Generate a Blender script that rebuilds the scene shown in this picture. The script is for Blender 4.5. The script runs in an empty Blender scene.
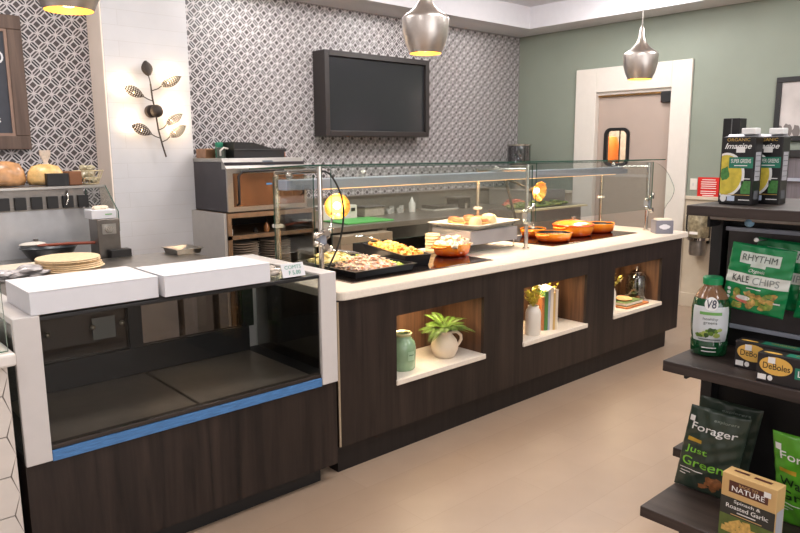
import bpy, bmesh, math, random
from mathutils import Vector, Matrix
random.seed(7)
PI = math.pi
S = bpy.context.scene
COL = S.collection

# ------------------------------------------------------------------ materials
def lin(c):
    r = []
    for v in c[:3]:
        v = v / 255.0
        r.append(v / 12.92 if v <= 0.04045 else ((v + 0.055) / 1.055) ** 2.4)
    return (r[0], r[1], r[2], 1.0)

MATS = {}
def pm(name, col, rough=0.5, metal=0.0, noise=0.0, nscale=20.0, bump=0.0, bscale=60.0, spec=0.5, stretch=None,
       emit=None, estr=0.0, coat=0.0, trans=0.0):
    """principled material whose colour and relief vary procedurally"""
    if name in MATS: return MATS[name]
    m = bpy.data.materials.new(name); m.use_nodes = True
    nt = m.node_tree; N = nt.nodes; L = nt.links
    b = N['Principled BSDF']
    b.inputs['Base Color'].default_value = lin(col)
    b.inputs['Roughness'].default_value = rough
    b.inputs['Metallic'].default_value = metal
    b.inputs['Specular IOR Level'].default_value = spec
    b.inputs['Coat Weight'].default_value = coat
    b.inputs['Transmission Weight'].default_value = trans
    if emit:
        b.inputs['Emission Color'].default_value = lin(emit); b.inputs['Emission Strength'].default_value = estr
    tc = N.new('ShaderNodeTexCoord'); mp = N.new('ShaderNodeMapping')
    L.new(tc.outputs['Object'], mp.inputs['Vector'])
    if stretch: mp.inputs['Scale'].default_value = stretch
    nz = N.new('ShaderNodeTexNoise'); nz.inputs['Scale'].default_value = nscale; nz.inputs['Detail'].default_value = 4
    L.new(mp.outputs[0], nz.inputs['Vector'])
    mx = N.new('ShaderNodeMixRGB'); mx.blend_type = 'MULTIPLY'; mx.inputs[0].default_value = 1.0
    mx.inputs[1].default_value = lin(col)
    mr = N.new('ShaderNodeMapRange'); mr.inputs['From Min'].default_value = .3; mr.inputs['From Max'].default_value = .7
    mr.inputs['To Min'].default_value = 1 - noise; mr.inputs['To Max'].default_value = 1 + noise * .6
    L.new(nz.outputs['Fac'], mr.inputs['Value']); L.new(mr.outputs[0], mx.inputs[2])
    if noise > 0: L.new(mx.outputs[0], b.inputs['Base Color'])
    if bump > 0:
        n2 = N.new('ShaderNodeTexNoise'); n2.inputs['Scale'].default_value = bscale; n2.inputs['Detail'].default_value = 3
        L.new(mp.outputs[0], n2.inputs['Vector'])
        bp = N.new('ShaderNodeBump'); bp.inputs['Strength'].default_value = bump; bp.inputs['Distance'].default_value = 0.01
        L.new(n2.outputs['Fac'], bp.inputs['Height']); L.new(bp.outputs[0], b.inputs['Normal'])
    MATS[name] = m
    return m

def glassmat(name, tint=(235, 245, 240), refl=0.08, rough=0.0):
    if name in MATS: return MATS[name]
    m = bpy.data.materials.new(name); m.use_nodes = True
    nt = m.node_tree; N = nt.nodes; L = nt.links; N.clear()
    out = N.new('ShaderNodeOutputMaterial'); mix = N.new('ShaderNodeMixShader')
    tr = N.new('ShaderNodeBsdfTransparent'); tr.inputs[0].default_value = lin(tint)
    gl = N.new('ShaderNodeBsdfGlossy'); gl.inputs['Roughness'].default_value = rough
    lw = N.new('ShaderNodeFresnel'); lw.inputs['IOR'].default_value = 1.45
    mr = N.new('ShaderNodeMath'); mr.operation = 'MULTIPLY'; mr.inputs[1].default_value = refl / 0.08
    L.new(lw.outputs[0], mr.inputs[0]); L.new(mr.outputs[0], mix.inputs[0])
    L.new(tr.outputs[0], mix.inputs[1]); L.new(gl.outputs[0], mix.inputs[2]); L.new(mix.outputs[0], out.inputs[0])
    MATS[name] = m
    return m

def woodmat(name, dark, light, rough=0.45, axis='Z', scale=1.0):
    """laminate with long grain along one axis"""
    if name in MATS: return MATS[name]
    m = bpy.data.materials.new(name); m.use_nodes = True
    nt = m.node_tree; N = nt.nodes; L = nt.links
    b = N['Principled BSDF']; b.inputs['Roughness'].default_value = rough
    b.inputs['Specular IOR Level'].default_value = 0.35
    tc = N.new('ShaderNodeTexCoord'); mp = N.new('ShaderNodeMapping')
    sc = {'Z': (16, 16, 0.9), 'X': (0.9, 16, 16), 'Y': (16, 0.9, 16)}[axis]
    mp.inputs['Scale'].default_value = [s * scale for s in sc]
    L.new(tc.outputs['Object'], mp.inputs['Vector'])
    nz = N.new('ShaderNodeTexNoise'); nz.inputs['Scale'].default_value = 1.3; nz.inputs['Detail'].default_value = 6
    nz.inputs['Roughness'].default_value = .62; nz.inputs['Distortion'].default_value = .5
    L.new(mp.outputs[0], nz.inputs['Vector'])
    cr = N.new('ShaderNodeValToRGB'); e = cr.color_ramp.elements
    e[0].position = .32; e[0].color = lin(dark); e[1].position = .72; e[1].color = lin(light)
    L.new(nz.outputs['Fac'], cr.inputs[0]); L.new(cr.outputs[0], b.inputs['Base Color'])
    bp = N.new('ShaderNodeBump'); bp.inputs['Strength'].default_value = .12; bp.inputs['Distance'].default_value = .004
    L.new(nz.outputs['Fac'], bp.inputs['Height']); L.new(bp.outputs[0], b.inputs['Normal'])
    MATS[name] = m
    return m

class NB:
    """tiny helper to write math node expressions"""
    def __init__(s, nt): s.nt = nt
    def m(s, op, a, b=None, c=None):
        n = s.nt.nodes.new('ShaderNodeMath'); n.operation = op
        for i, v in enumerate((a, b, c)):
            if v is None: continue
            if isinstance(v, (int, float)): n.inputs[i].default_value = v
            else: s.nt.links.new(v, n.inputs[i])
        return n.outputs[0]

def wallpaper():
    m = bpy.data.materials.new('patterned_wall_tile'); m.use_nodes = True
    nt = m.node_tree; N = nt.nodes; L = nt.links; b = N['Principled BSDF']
    b.inputs['Roughness'].default_value = .42
    geo = N.new('ShaderNodeNewGeometry'); sp = N.new('ShaderNodeSeparateXYZ'); L.new(geo.outputs['Position'], sp.inputs[0])
    q = NB(nt); P = 0.1165
    x = q.m('ADD', sp.outputs['X'], .337); z = q.m('SUBTRACT', sp.outputs['Z'], 2.275)
    u = q.m('DIVIDE', q.m('ADD', x, z), P); v = q.m('DIVIDE', q.m('SUBTRACT', x, z), P)
    def d(t): return q.m('ABSOLUTE', q.m('SUBTRACT', t, q.m('ROUND', t)))       # distance to the cell line, 0..0.5
    du, dv = d(u), d(v)
    mn = q.m('MINIMUM', du, dv)
    sq = q.m('GREATER_THAN', mn, .298)
    def bar(a, c):      # a across the cell line, c along it
        on = q.m('MULTIPLY', q.m('GREATER_THAN', a, .04), q.m('LESS_THAN', a, .178))
        lim = q.m('GREATER_THAN', c, q.m('ADD', a, .075))
        return q.m('MULTIPLY', on, lim)
    b1 = bar(du, dv); b2 = bar(dv, du)
    def mix(fac, c1, c2):
        n = N.new('ShaderNodeMixRGB'); L.new(fac, n.inputs[0])
        for i, c in ((1, c1), (2, c2)):
            if isinstance(c, tuple): n.inputs[i].default_value = lin(c)
            else: L.new(c, n.inputs[i])
        return n.outputs[0]
    nz = N.new('ShaderNodeTexNoise'); nz.inputs['Scale'].default_value = 9; L.new(geo.outputs['Position'], nz.inputs['Vector'])
    base = mix(nz.outputs['Fac'], (192, 186, 186), (206, 200, 200))
    c = mix(sq, base, (72, 64, 64)); c = mix(b1, c, (28, 24, 26)); c = mix(b2, c, (74, 67, 66))
    L.new(c, b.inputs['Base Color'])
    return m

def brickmat(name, c1, c2, mortar, w, h, msize=.02, rough=.45, axes='XZ', off=.5, bump=.3):
    m = bpy.data.materials.new(name); m.use_nodes = True
    nt = m.node_tree; N = nt.nodes; L = nt.links; b = N['Principled BSDF']; b.inputs['Roughness'].default_value = rough
    geo = N.new('ShaderNodeNewGeometry'); sp = N.new('ShaderNodeSeparateXYZ'); L.new(geo.outputs['Position'], sp.inputs[0])
    cb = N.new('ShaderNodeCombineXYZ')
    L.new(sp.outputs[axes[0]], cb.inputs[0]); L.new(sp.outputs[axes[1]], cb.inputs[1])
    br = N.new('ShaderNodeTexBrick'); L.new(cb.outputs[0], br.inputs['Vector'])
    br.offset = off
    br.inputs['Scale'].default_value = 1; br.inputs['Brick Width'].default_value = w; br.inputs['Row Height'].default_value = h
    br.inputs['Mortar Size'].default_value = msize; br.inputs['Mortar Smooth'].default_value = .3
    br.inputs['Color1'].default_value = lin(c1); br.inputs['Color2'].default_value = lin(c2); br.inputs['Mortar'].default_value = lin(mortar)
    nz = N.new('ShaderNodeTexNoise'); nz.inputs['Scale'].default_value = 5; nz.inputs['Detail'].default_value = 5
    L.new(geo.outputs['Position'], nz.inputs['Vector'])
    mr = N.new('ShaderNodeMapRange'); mr.inputs['To Min'].default_value = .9; mr.inputs['To Max'].default_value = 1.08
    L.new(nz.outputs['Fac'], mr.inputs['Value'])
    mx = N.new('ShaderNodeMixRGB'); mx.blend_type = 'MULTIPLY'; mx.inputs[0].default_value = 1
    L.new(br.outputs['Color'], mx.inputs[1]); L.new(mr.outputs[0], mx.inputs[2]); L.new(mx.outputs[0], b.inputs['Base Color'])
    bp = N.new('ShaderNodeBump'); bp.invert = True; bp.inputs['Strength'].default_value = bump; bp.inputs['Distance'].default_value = .004
    L.new(br.outputs['Fac'], bp.inputs['Height']); L.new(bp.outputs[0], b.inputs['Normal'])
    return m

M_dark = woodmat('dark_wood_laminate', (22, 17, 16), (54, 43, 38), .42)
M_nich = woodmat('niche_walnut', (62, 42, 31), (112, 80, 57), .5)
M_shelfwood = woodmat('charcoal_oak_shelf', (34, 28, 27), (68, 58, 54), .42, 'Y')
M_quartz = pm('pale_quartz', (232, 222, 208), .22, noise=.05, nscale=60)
M_steel = pm('brushed_steel', (176, 172, 166), .3, 1.0, noise=.12, nscale=30, stretch=(1, 1, 12))
M_steeld = pm('dull_steel', (142, 136, 130), .38, .8, noise=.15, nscale=25)
M_chrome = pm('chrome', (215, 210, 203), .14, 1.0)
M_alu = pm('anodised_aluminium', (158, 163, 176), .4, .15, noise=.05)
M_black = pm('matte_black', (20, 19, 20), .5, noise=.1)
M_blackg = pm('gloss_black', (14, 13, 15), .12, coat=.4)
M_white = pm('white_laminate', (204, 199, 196), .4, noise=.02)
M_card = pm('white_cardboard', (216, 216, 220), .7, noise=.02)
M_paint = pm('white_paint', (226, 222, 222), .6, noise=.02)
M_green = pm('sage_green_paint', (134, 141, 128), .6, noise=.04, nscale=3)
M_trim = pm('ivory_trim', (222, 214, 204), .45, noise=.02)
M_wains = pm('cream_wainscot', (203, 190, 170), .5, noise=.03)
M_glass = glassmat('clear_glass', (250, 253, 251), .028)
M_glassd = glassmat('case_glass', (243, 243, 242), .03)
M_glasse = pm('green_glass_edge', (40, 78, 66), .15, spec=.6)
M_clear = glassmat('clear_plastic', (225, 228, 226), .25, .12)
M_ovenrefl = pm('oven_door_reflection', (138, 100, 72), .25, .7, noise=.25, nscale=3)  # uneven brown stands for a warm reflection painted on the oven door glass
M_frame = woodmat('brown_frame_wood', (78, 62, 54), (112, 92, 80), .5)
M_espresso = pm('espresso_frame', (44, 38, 37), .4, noise=.1)

# ------------------------------------------------------------------ objects
def link(o): COL.objects.link(o); return o

def tag(o, label, cat=None, group=None, kind=None):
    o['label'] = label
    if cat: o['category'] = cat
    if group: o['group'] = group
    if kind: o['kind'] = kind
    return o

def thing(name, label, cat, loc=(0, 0, 0), group=None, rz=0):
    o = bpy.data.objects.new(name, None); o.empty_display_size = .05; link(o)
    o.location = loc; o.rotation_euler = (0, 0, rz)
    tag(o, label, cat, group)
    return o

def org(p):
    v = Vector((0, 0, 0))
    while p is not None: v += p.location; p = p.parent
    return v

def basis(d):
    d = Vector(d).normalized()
    a = Vector((0, 0, 1)) if abs(d.z) < .9 else Vector((1, 0, 0))
    x = d.cross(a).normalized(); y = d.cross(x).normalized()
    return x, y, d

class B:
    def __init__(s): s.b = bmesh.new()
    def box(s, x0, x1, y0, y1, z0, z1, bev=0.0, mat=None, seg=2):
        vs = [s.b.verts.new(p) for p in ((x0,y0,z0),(x1,y0,z0),(x1,y1,z0),(x0,y1,z0),(x0,y0,z1),(x1,y0,z1),(x1,y1,z1),(x0,y1,z1))]
        fs = [s.b.faces.new([vs[i] for i in f]) for f in ((3,2,1,0),(4,5,6,7),(0,1,5,4),(1,2,6,5),(2,3,7,6),(3,0,4,7))]
        if bev > 0:
            es = list({e for f in fs for e in f.edges})
            r = bmesh.ops.bevel(s.b, geom=es, offset=bev, segments=seg, affect='EDGES', profile=.5)
            vs = list({v for f in r['faces'] for v in f.verts} | {v for v in vs if v.is_valid})
        if mat is not None: bmesh.ops.transform(s.b, matrix=mat, verts=vs)
        return s
    def cyl(s, p0, p1, r, r2=None, n=16, cap=True):
        p0, p1 = Vector(p0), Vector(p1); r2 = r if r2 is None else r2
        x, y, d = basis(p1 - p0)
        a, c = [], []
        for i in range(n):
            t = 2 * PI * i / n; w = x * math.cos(t) + y * math.sin(t)
            a.append(s.b.verts.new(p0 + w * r)); c.append(s.b.verts.new(p1 + w * r2))
        for i in range(n):
            j = (i + 1) % n; s.b.faces.new((a[i], c[i], c[j], a[j]))
        if cap:
            s.b.faces.new(a); s.b.faces.new(c[::-1])
        return s
    def lathe(s, prof, c=(0, 0, 0), n=28, axis=(0, 0, 1), sx=1, sy=1, power=2):
        """profile of (radius, height) turned about an axis; radius 0 closes"""
        c = Vector(c); x, y, d = basis(axis)
        if Vector(axis).normalized().z > .99: x, y, d = Vector((1,0,0)), Vector((0,1,0)), Vector((0,0,1))
        rings = []
        for r, h in prof:
            if r < 1e-6: rings.append([s.b.verts.new(c + d * h)]); continue
            ring = []
            for i in range(n):
                t = 2 * PI * i / n; co, si = math.cos(t), math.sin(t)
                k = 1.0 if power == 2 else (abs(co) ** power + abs(si) ** power) ** (-1 / power)
                ring.append(s.b.verts.new(c + x * (co * k * r * sx) + y * (si * k * r * sy) + d * h))
            rings.append(ring)
        for a, b2 in zip(rings, rings[1:]):
            if len(a) == 1 and len(b2) == 1: continue
            for i in range(n):
                j = (i + 1) % n
                if len(a) == 1: s.b.faces.new((a[0], b2[j], b2[i]))
                elif len(b2) == 1: s.b.faces.new((a[i], a[j], b2[0]))
                else: s.b.faces.new((a[i], a[j], b2[j], b2[i]))
        return s
    def tube(s, pts, r, n=10, r1=None):
        pts = [Vector(p) for p in pts]; r1 = r if r1 is None else r1; rings = []
        px = None
        for k, p in enumerate(pts):
            d = (pts[min(k + 1, len(pts) - 1)] - pts[max(k - 1, 0)]).normalized()
            if px is None: x, y, _ = basis(d)
            else:
                x = (px - d * px.dot(d)).normalized(); y = d.cross(x)
            px = x; rr = r + (r1 - r) * k / max(1, len(pts) - 1)
            rings.append([s.b.verts.new(p + (x * math.cos(2*PI*i/n) + y * math.sin(2*PI*i/n)) * rr) for i in range(n)])
        for a, c in zip(rings, rings[1:]):
            for i in range(n):
                j = (i + 1) % n; s.b.faces.new((a[i], a[j], c[j], c[i]))
        s.b.faces.new(rings[0][::-1]); s.b.faces.new(rings[-1])
        return s
    def ball(s, c, r, sc=(1, 1, 1), sub=2, jit=0.0, rot=None):
        r0 = bmesh.ops.create_icosphere(s.b, subdivisions=sub, radius=r)
        R = rot or Matrix.Identity(3)
        for v in r0['verts']:
            k = 1 + random.uniform(-jit, jit)
            v.co = R @ Vector((v.co.x * sc[0] * k, v.co.y * sc[1] * k, v.co.z * sc[2] * k)) + Vector(c)
        return s
    def prism(s, pts, h, mat=None):
        """outline in XY extruded by h along Z, then moved by mat"""
        n = len(pts)
        a = [s.b.verts.new((p[0], p[1], 0)) for p in pts]; c = [s.b.verts.new((p[0], p[1], h)) for p in pts]
        s.b.faces.new(a[::-1]); s.b.faces.new(c)
        for i in range(n):
            j = (i + 1) % n; s.b.faces.new((a[i], a[j], c[j], c[i]))
        if mat is not None: bmesh.ops.transform(s.b, matrix=mat, verts=a + c)
        return s
    def face(s, pts):
        s.b.faces.new([s.b.verts.new(p) for p in pts]); return s
    def ob(s, name, mat, parent=None, smooth=False, angle=40):
        bmesh.ops.recalc_face_normals(s.b, faces=s.b.faces)
        me = bpy.data.meshes.new(name)
        s.b.to_mesh(me); s.b.free()
        o = bpy.data.objects.new(name, me)
        for m in (mat if isinstance(mat, (list, tuple)) else [mat]): me.materials.append(m)
        if parent is not None:
            o.parent = parent; off = org(parent)
        else:
            xs = [v.co for v in me.vertices]
            mn = [min(v[i] for v in xs) for i in range(3)]; mxx = [max(v[i] for v in xs) for i in range(3)]
            off = Vector(((mn[0] + mxx[0]) / 2, (mn[1] + mxx[1]) / 2, mn[2])); o.location = off
        me.transform(Matrix.Translation(-off))
        if smooth:
            for p in me.polygons: p.use_smooth = True
            try: me.set_sharp_from_angle(angle=math.radians(angle))
            except Exception: pass
        return link(o)

def smooth(P_, n=5):
    P_ = [Vector(p) for p in P_]; out = []
    for i in range(len(P_) - 1):
        a, b_, c, d = P_[max(i-1, 0)], P_[i], P_[i+1], P_[min(i+2, len(P_)-1)]
        for k in range(n):
            t = k / n
            out.append(.5 * (2*b_ + (c - a)*t + (2*a - 5*b_ + 4*c - d)*t*t + (3*b_ - a - 3*c + d)*t**3))
    return out + [P_[-1]]

def bx(name, mat, x0, x1, y0, y1, z0, z1, parent=None, bev=0.0):
    return B().box(x0, x1, y0, y1, z0, z1, bev).ob(name, mat, parent)

def struct(o, label=None):
    o['kind'] = 'structure'
    if label: o['label'] = label
    return o

# flat things drawn on a surface: a mapper turns (x, y, lift) into a point
def flat(o, right, up):
    o, right, up = Vector(o), Vector(right).normalized(), Vector(up).normalized(); n = right.cross(up)
    return lambda x, y, e=0.0: o + right * x + up * y + n * e

_dg = None
def text(s, cx, cy, w, h, mp, mat, parent, name='lettering', bold=0.0, lift=.0016, shear=0.0, arc=0.0, cut=0):
    cu = bpy.data.curves.new('t', 'FONT'); cu.body = s; cu.offset = bold; cu.shear = shear; cu.resolution_u = 3
    t = bpy.data.objects.new('t', cu); COL.objects.link(t)
    bpy.context.view_layer.update()
    dg = bpy.context.evaluated_depsgraph_get()
    me = bpy.data.meshes.new_from_object(t.evaluated_get(dg))
    bpy.data.objects.remove(t); bpy.data.curves.remove(cu)
    xs = [v.co.x for v in me.vertices]; ys = [v.co.y for v in me.vertices]
    x0, x1, y0, y1 = min(xs), max(xs), min(ys), max(ys)
    off = org(parent) if parent else Vector((0, 0, 0))
    if cut:                       # finer faces so the letters follow a curved surface
        bt = bmesh.new(); bt.from_mesh(me); kx, ky = w / (x1 - x0), h / (y1 - y0)
        bmesh.ops.triangulate(bt, faces=bt.faces)
        for _ in range(4):
            es = [e for e in bt.edges if math.hypot((e.verts[0].co.x - e.verts[1].co.x) * kx, (e.verts[0].co.y - e.verts[1].co.y) * ky) > cut]
            if not es: break
            bmesh.ops.subdivide_edges(bt, edges=es, cuts=1); bmesh.ops.triangulate(bt, faces=[f for f in bt.faces if len(f.verts) > 3])
        bt.to_mesh(me); bt.free()
    for v in me.vertices:
        X = cx + (v.co.x - (x0 + x1) / 2) / (x1 - x0) * w; Y = cy + (v.co.y - (y0 + y1) / 2) / (y1 - y0) * h
        Y += arc * (1 - ((X - cx) / (w / 2)) ** 2)
        v.co = Vector(mp(X, Y, lift)) - off
    me.materials.clear(); me.materials.append(mat); me.name = name
    o = bpy.data.objects.new(name, me); o.parent = parent
    return link(o)

def patch(cx, cy, w, h, mp, mat, parent, name, lift=.0005, nx=8, ny=8, rnd=0.0):
    b = B(); g = []
    for j in range(ny + 1):
        row = []
        for i in range(nx + 1):
            row.append(b.b.verts.new(mp(cx + w * (i / nx - .5), cy + h * (j / ny - .5), lift)))
        g.append(row)
    for j in range(ny):
        for i in range(nx): b.b.faces.new((g[j][i], g[j][i+1], g[j+1][i+1], g[j+1][i]))
    o = b.ob(name, mat, parent); return o

def printline(cx, cy, w, h, mp, mat, parent, lift=.0016):
    return patch(cx, cy, w, h * .45, mp, mat, parent, 'small_print', lift, 10, 1)

def blob(pts, mp, mat, parent, name, lift=.0005):
    """filled outline around its centre"""
    b = B(); n = len(pts); cx = sum(p[0] for p in pts) / n; cy = sum(p[1] for p in pts) / n
    c = b.b.verts.new(mp(cx, cy, lift))
    mid = [b.b.verts.new(mp((p[0] + cx) / 2, (p[1] + cy) / 2, lift)) for p in pts]
    out = [b.b.verts.new(mp(p[0], p[1], lift)) for p in pts]
    for i in range(n):
        j = (i + 1) % n
        b.b.faces.new((c, mid[i], mid[j])); b.b.faces.new((mid[i], out[i], out[j], mid[j]))
    return b.ob(name, mat, parent)

def ell(cx, cy, rx, ry, n=28, jit=0.0):
    return [(cx + rx * math.cos(2*PI*i/n) * (1 + random.uniform(-jit, jit)), cy + ry * math.sin(2*PI*i/n) * (1 + random.uniform(-jit, jit))) for i in range(n)]

# ================================================================== SETTING
WY = 2.787; GX = 4.817; CZ = 2.88
M_wp = wallpaper()
M_floor = brickmat('floor_planks', (164, 142, 122), (160, 138, 118), (154, 132, 113), 1.2, .2, .002, .38, 'XY', .5, .03)
M_colt = brickmat('white_wall_tile', (206, 205, 207), (204, 203, 205), (196, 194, 194), 6, .107, .002, .35, 'XZ', .5, .25)
struct(bx('floor', M_floor, -4, 6.4, -6, 3.1, -.1, 0))
struct(bx('wall_back', M_wp, -4, GX, WY, WY + .15, 0, CZ))
# green wall with door opening and wainscot
DA, DB_, DZ = 1.742, .857, 2.177      # opening
g = B(); g.box(GX, GX + .12, -6, DB_, 1.10, CZ); g.box(GX, GX + .12, DA, WY + .15, 1.10, CZ); g.box(GX, GX + .12, DB_, DA, DZ, CZ)
struct(g.ob('wall_right', M_green))
g = B(); g.box(GX, GX + .12, -6, DB_, 0, 1.10); g.box(GX, GX + .12, DA, WY, 0, 1.10)
struct(g.ob('trim_1', M_wains))
g = B(); g.box(GX - .02, GX, -6, .655, 1.08, 1.115, .004); g.box(GX - .02, GX, 1.97, WY, 1.08, 1.115, .004)
struct(g.ob('trim_2', M_wains))
g = B(); g.box(GX - .018, GX, -6, .655, 0, .14, .004); g.box(GX - .018, GX, 1.97, WY, 0, .14, .004)
struct(g.ob('baseboard_right', M_wains))
struct(bx('wall_left', M_paint, -4.1, -4, -6, 3, 0, CZ))
struct(bx('wall_front', M_paint, -4, GX, -6.1, -6, 0, CZ))
# ceiling: lowered border and a raised tray
g = B()
SX, SY = 4.43, 2.345
g.box(-4, 6.4, SY, WY + .15, CZ, CZ + .05); g.box(SX, 6.4, -6, SY, CZ, CZ + .05)
g.box(-4, SX, SY, SY + .03, CZ + .05, CZ + .23); g.box(SX, SX + .03, -6, SY + .03, CZ + .05, CZ + .23)
g.box(-4.1, SX + .03, -6.1, SY + .03, CZ + .23, CZ + .3)
struct(g.ob('ceiling', pm('ceiling_white', (216, 214, 218), .7, noise=.02)))
# column
g = B(); g.box(-.108, .519, 2.52, WY, 0, CZ, .004)
struct(g.ob('wall_column', M_colt), 'white tiled column beside the patterned wall')
struct(bx('trim_3', pm('tan_corner_trim', (255, 238, 222), .5), -.118, -.1085, 2.522, WY, 0, CZ))
# door frame and door
g = B()
g.box(GX - .03, GX, .655, DB_ + .004, 0, 2.432, .006); g.box(GX - .03, GX, DA - .03, 1.968, 0, 2.432, .006)
g.box(GX - .03, GX, DB_ + .004, DA - .03, DZ, 2.432, .006)
g.box(GX, GX + .12, DB_, DB_ + .004, 0, DZ); g.box(GX, GX + .12, DA - .03, DA, 0, DZ); g.box(GX, GX + .12, DB_, DA, DZ - .03, DZ)
struct(g.ob('trim_4', M_trim), 'wide ivory casing around the kitchen door')
d = thing('door_1', 'beige swing door with a round-topped black-framed window', 'door', (GX + .04, 1.3, 0)); d['kind'] = 'structure'
del d['category']
M_door = pm('beige_door', (176, 158, 146), .45, noise=.03, nscale=4)
WYa, WYb, WZa, WZb = 1.345, 1.595, 1.42, 1.775
leaf = B()
leaf.box(GX + .035, GX + .075, DB_ + .008, WYa, .02, DZ - .04); leaf.box(GX + .035, GX + .075, WYb, DA - .035, .02, DZ - .04)
leaf.box(GX + .035, GX + .075, WYa, WYb, .02, WZa); leaf.box(GX + .035, GX + .075, WYa, WYb, WZb, DZ - .04)
leaf.ob('door_leaf', M_door, d)
def rounded(w, h, r, n=6):
    pts = []
    for cx, cy, a in ((w/2-r, h/2-r, 0), (-w/2+r, h/2-r, 90), (-w/2+r, -h/2+r, 180), (w/2-r, -h/2+r, 270)):
        for i in range(n + 1):
            t = math.radians(a + 90 * i / n); pts.append((cx + r * math.cos(t), cy + r * math.sin(t)))
    return pts
def ringprism(b, po, pi_, h, mat):
    n = len(po); vs = []
    A = [b.b.verts.new((p[0], p[1], 0)) for p in po]; Bv = [b.b.verts.new((p[0], p[1], 0)) for p in pi_]
    C_ = [b.b.verts.new((p[0], p[1], h)) for p in po]; D = [b.b.verts.new((p[0], p[1], h)) for p in pi_]
    for i in range(n):
        j = (i + 1) % n
        b.b.faces.new((A[j], A[i], Bv[i], Bv[j])); b.b.faces.new((C_[i], C_[j], D[j], D[i]))
        b.b.faces.new((A[i], A[j], C_[j], C_[i])); b.b.faces.new((D[i], D[j], Bv[j], Bv[i]))
    bmesh.ops.transform(b.b, matrix=mat, verts=A + Bv + C_ + D)
def fmat(o, right, up):
    r, u = Vector(right).normalized(), Vector(up).normalized(); n = r.cross(u)
    return Matrix(((r.x, u.x, n.x, o[0]), (r.y, u.y, n.y, o[1]), (r.z, u.z, n.z, o[2]), (0, 0, 0, 1)))
wc = (GX + .035, (WYa + WYb) / 2, (WZa + WZb) / 2)
b = B(); ringprism(b, rounded(.30, .405, .075), rounded(.235, .34, .055), .02, fmat(wc, (0, -1, 0), (0, 0, 1)))
b.ob('window_frame', M_black, d)
bx('window_pane', glassmat('door_pane', (225, 225, 225), .05), GX + .05, GX + .056, WYa - .0, WYb + .0, WZa, WZb, d)
bx('window_mullion', M_black, GX + .044, GX + .052, 1.44, 1.452, WZa, WZb, d)
bx('door_closer', M_black, GX - .005, GX + .033, DB_ + .01, .98, 2.035, 2.145, d, .006)
bx('header_strip', pm('brass_strip', (196, 150, 96), .25, .9, noise=.3, nscale=8), GX + .01, GX + .033, DB_ + .01, DA - .04, DZ - .05, DZ - .031, d)
# room beyond the door window
struct(bx('wall_beyond', pm('beyond_wall', (196, 180, 164), .6, noise=.2), 6.3, 6.4, -1, 3, 0, CZ))
# something orange glimpsed through the pane
o = B().lathe([(0, 0), (.09, 0), (.11, .3), (.07, .42), (0, .43)], (5.7, 2.06, 1.30)).ob('orange_drinks_jug', pm('orange_jug', (220, 120, 50), .4), None, True)
tag(o, 'orange jug glimpsed through the door window', 'jug')
o = bx('stainless_shelf_rack', M_steeld, 5.5, 6.2, 1.2, 3.0, 0, 1.299, None, .01)
tag(o, 'grey steel worktop seen through the door window', 'worktop')

# ================================================================== BUFFET COUNTER
NI = [(.375, 1.052), (1.421, 2.106), (2.455, 3.127)]; NZ0, NZ1 = .372, .740
XE = 3.435; SLB = .875; SLT = .915
buf = thing('buffet_counter', 'long dark wood buffet counter with three lit display niches', 'counter', (1.72, .5, 0))
b = B()
b.box(0, XE, 0, .02, .135, NZ0 ); b.box(0, XE, 0, .02, NZ1, SLB - .001)
xs = [0] + [v for n in NI for v in n] + [XE]
for i in range(0, len(xs), 2): b.box(xs[i], xs[i+1], 0, .02, NZ0, NZ1)
b.box(0, .02, .02, .78, .135, SLB - .001); b.box(XE - .02, XE, .02, .78, .135, SLB - .001); b.box(.02, XE - .02, .76, .78, .135, SLB - .001)
b.box(.02, XE - .02, .02, .76, .135, .155)
b.ob('cabinet_body', M_dark, buf)
bx('plinth', woodmat('plinth_laminate', (19, 15, 14), (35, 28, 26), .5), 0.0, 3.29, .022, .74, 0, .134, buf)
bx('edge_strip', pm('tan_edge_band', (164, 146, 122), .5), -.004, .007, -.002, .004, .14, .868, buf)
for (a, c) in NI:
    n = B(); D = .34
    n.box(a - .012, a, .02, D, NZ0, NZ1); n.box(c, c + .012, .02, D, NZ0, NZ1)
    n.box(a - .012, c + .012, D, D + .012, NZ0 - .0, NZ1 + .012); n.box(a - .012, c + .012, .02, D, NZ1, NZ1 + .012)
    nn = n.ob('display_niche', M_nich, buf)
    s = B(); s.box(a - .008, c + .01, -.014, -.001, NZ0 - .002, NZ0 + .028, .004); s.box(a, c, -.002, D, NZ0, NZ0 + .028)
    s.ob('niche_shelf', M_quartz, nn)
    l = bx('niche_lamp', pm('niche_lamp_lens', (255, 220, 160), .4, emit=(255, 205, 140), estr=6), a + .12, c - .12, .14, .17, NZ1 - .008, NZ1 - .001, nn)
NT = NZ0 + .028
# countertop slab (rounded front corners), its own continuous worktop
pts = []
X0, X1, Y0, Y1 = -.004, 3.53, -.022, .81
for cx, cy, a in ((X1 - .03, Y1 - .03, 0), (X0 + .03, Y1 - .03, 90), (X0 + .05, Y0 + .05, 180), (X1 - .05, Y0 + .05, 270)):
    r = .03 if cy > .4 else .05
    for i in range(7):
        t = math.radians(a + 15 * i); pts.append((cx + r * math.cos(t), cy + r * math.sin(t)))
b = B().prism(pts, SLT - SLB, Matrix.Translation((0, 0, SLB)))
bmesh.ops.bevel(b.b, geom=[e for e in b.b.edges if abs(e.verts[0].co.z - e.verts[1].co.z) < 1e-5], offset=.004, segments=2, affect='EDGES')
o = b.ob('quartz_countertop', M_quartz)
tag(o, 'pale quartz countertop running the length of the buffet', 'countertop')
Z = SLT
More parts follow.
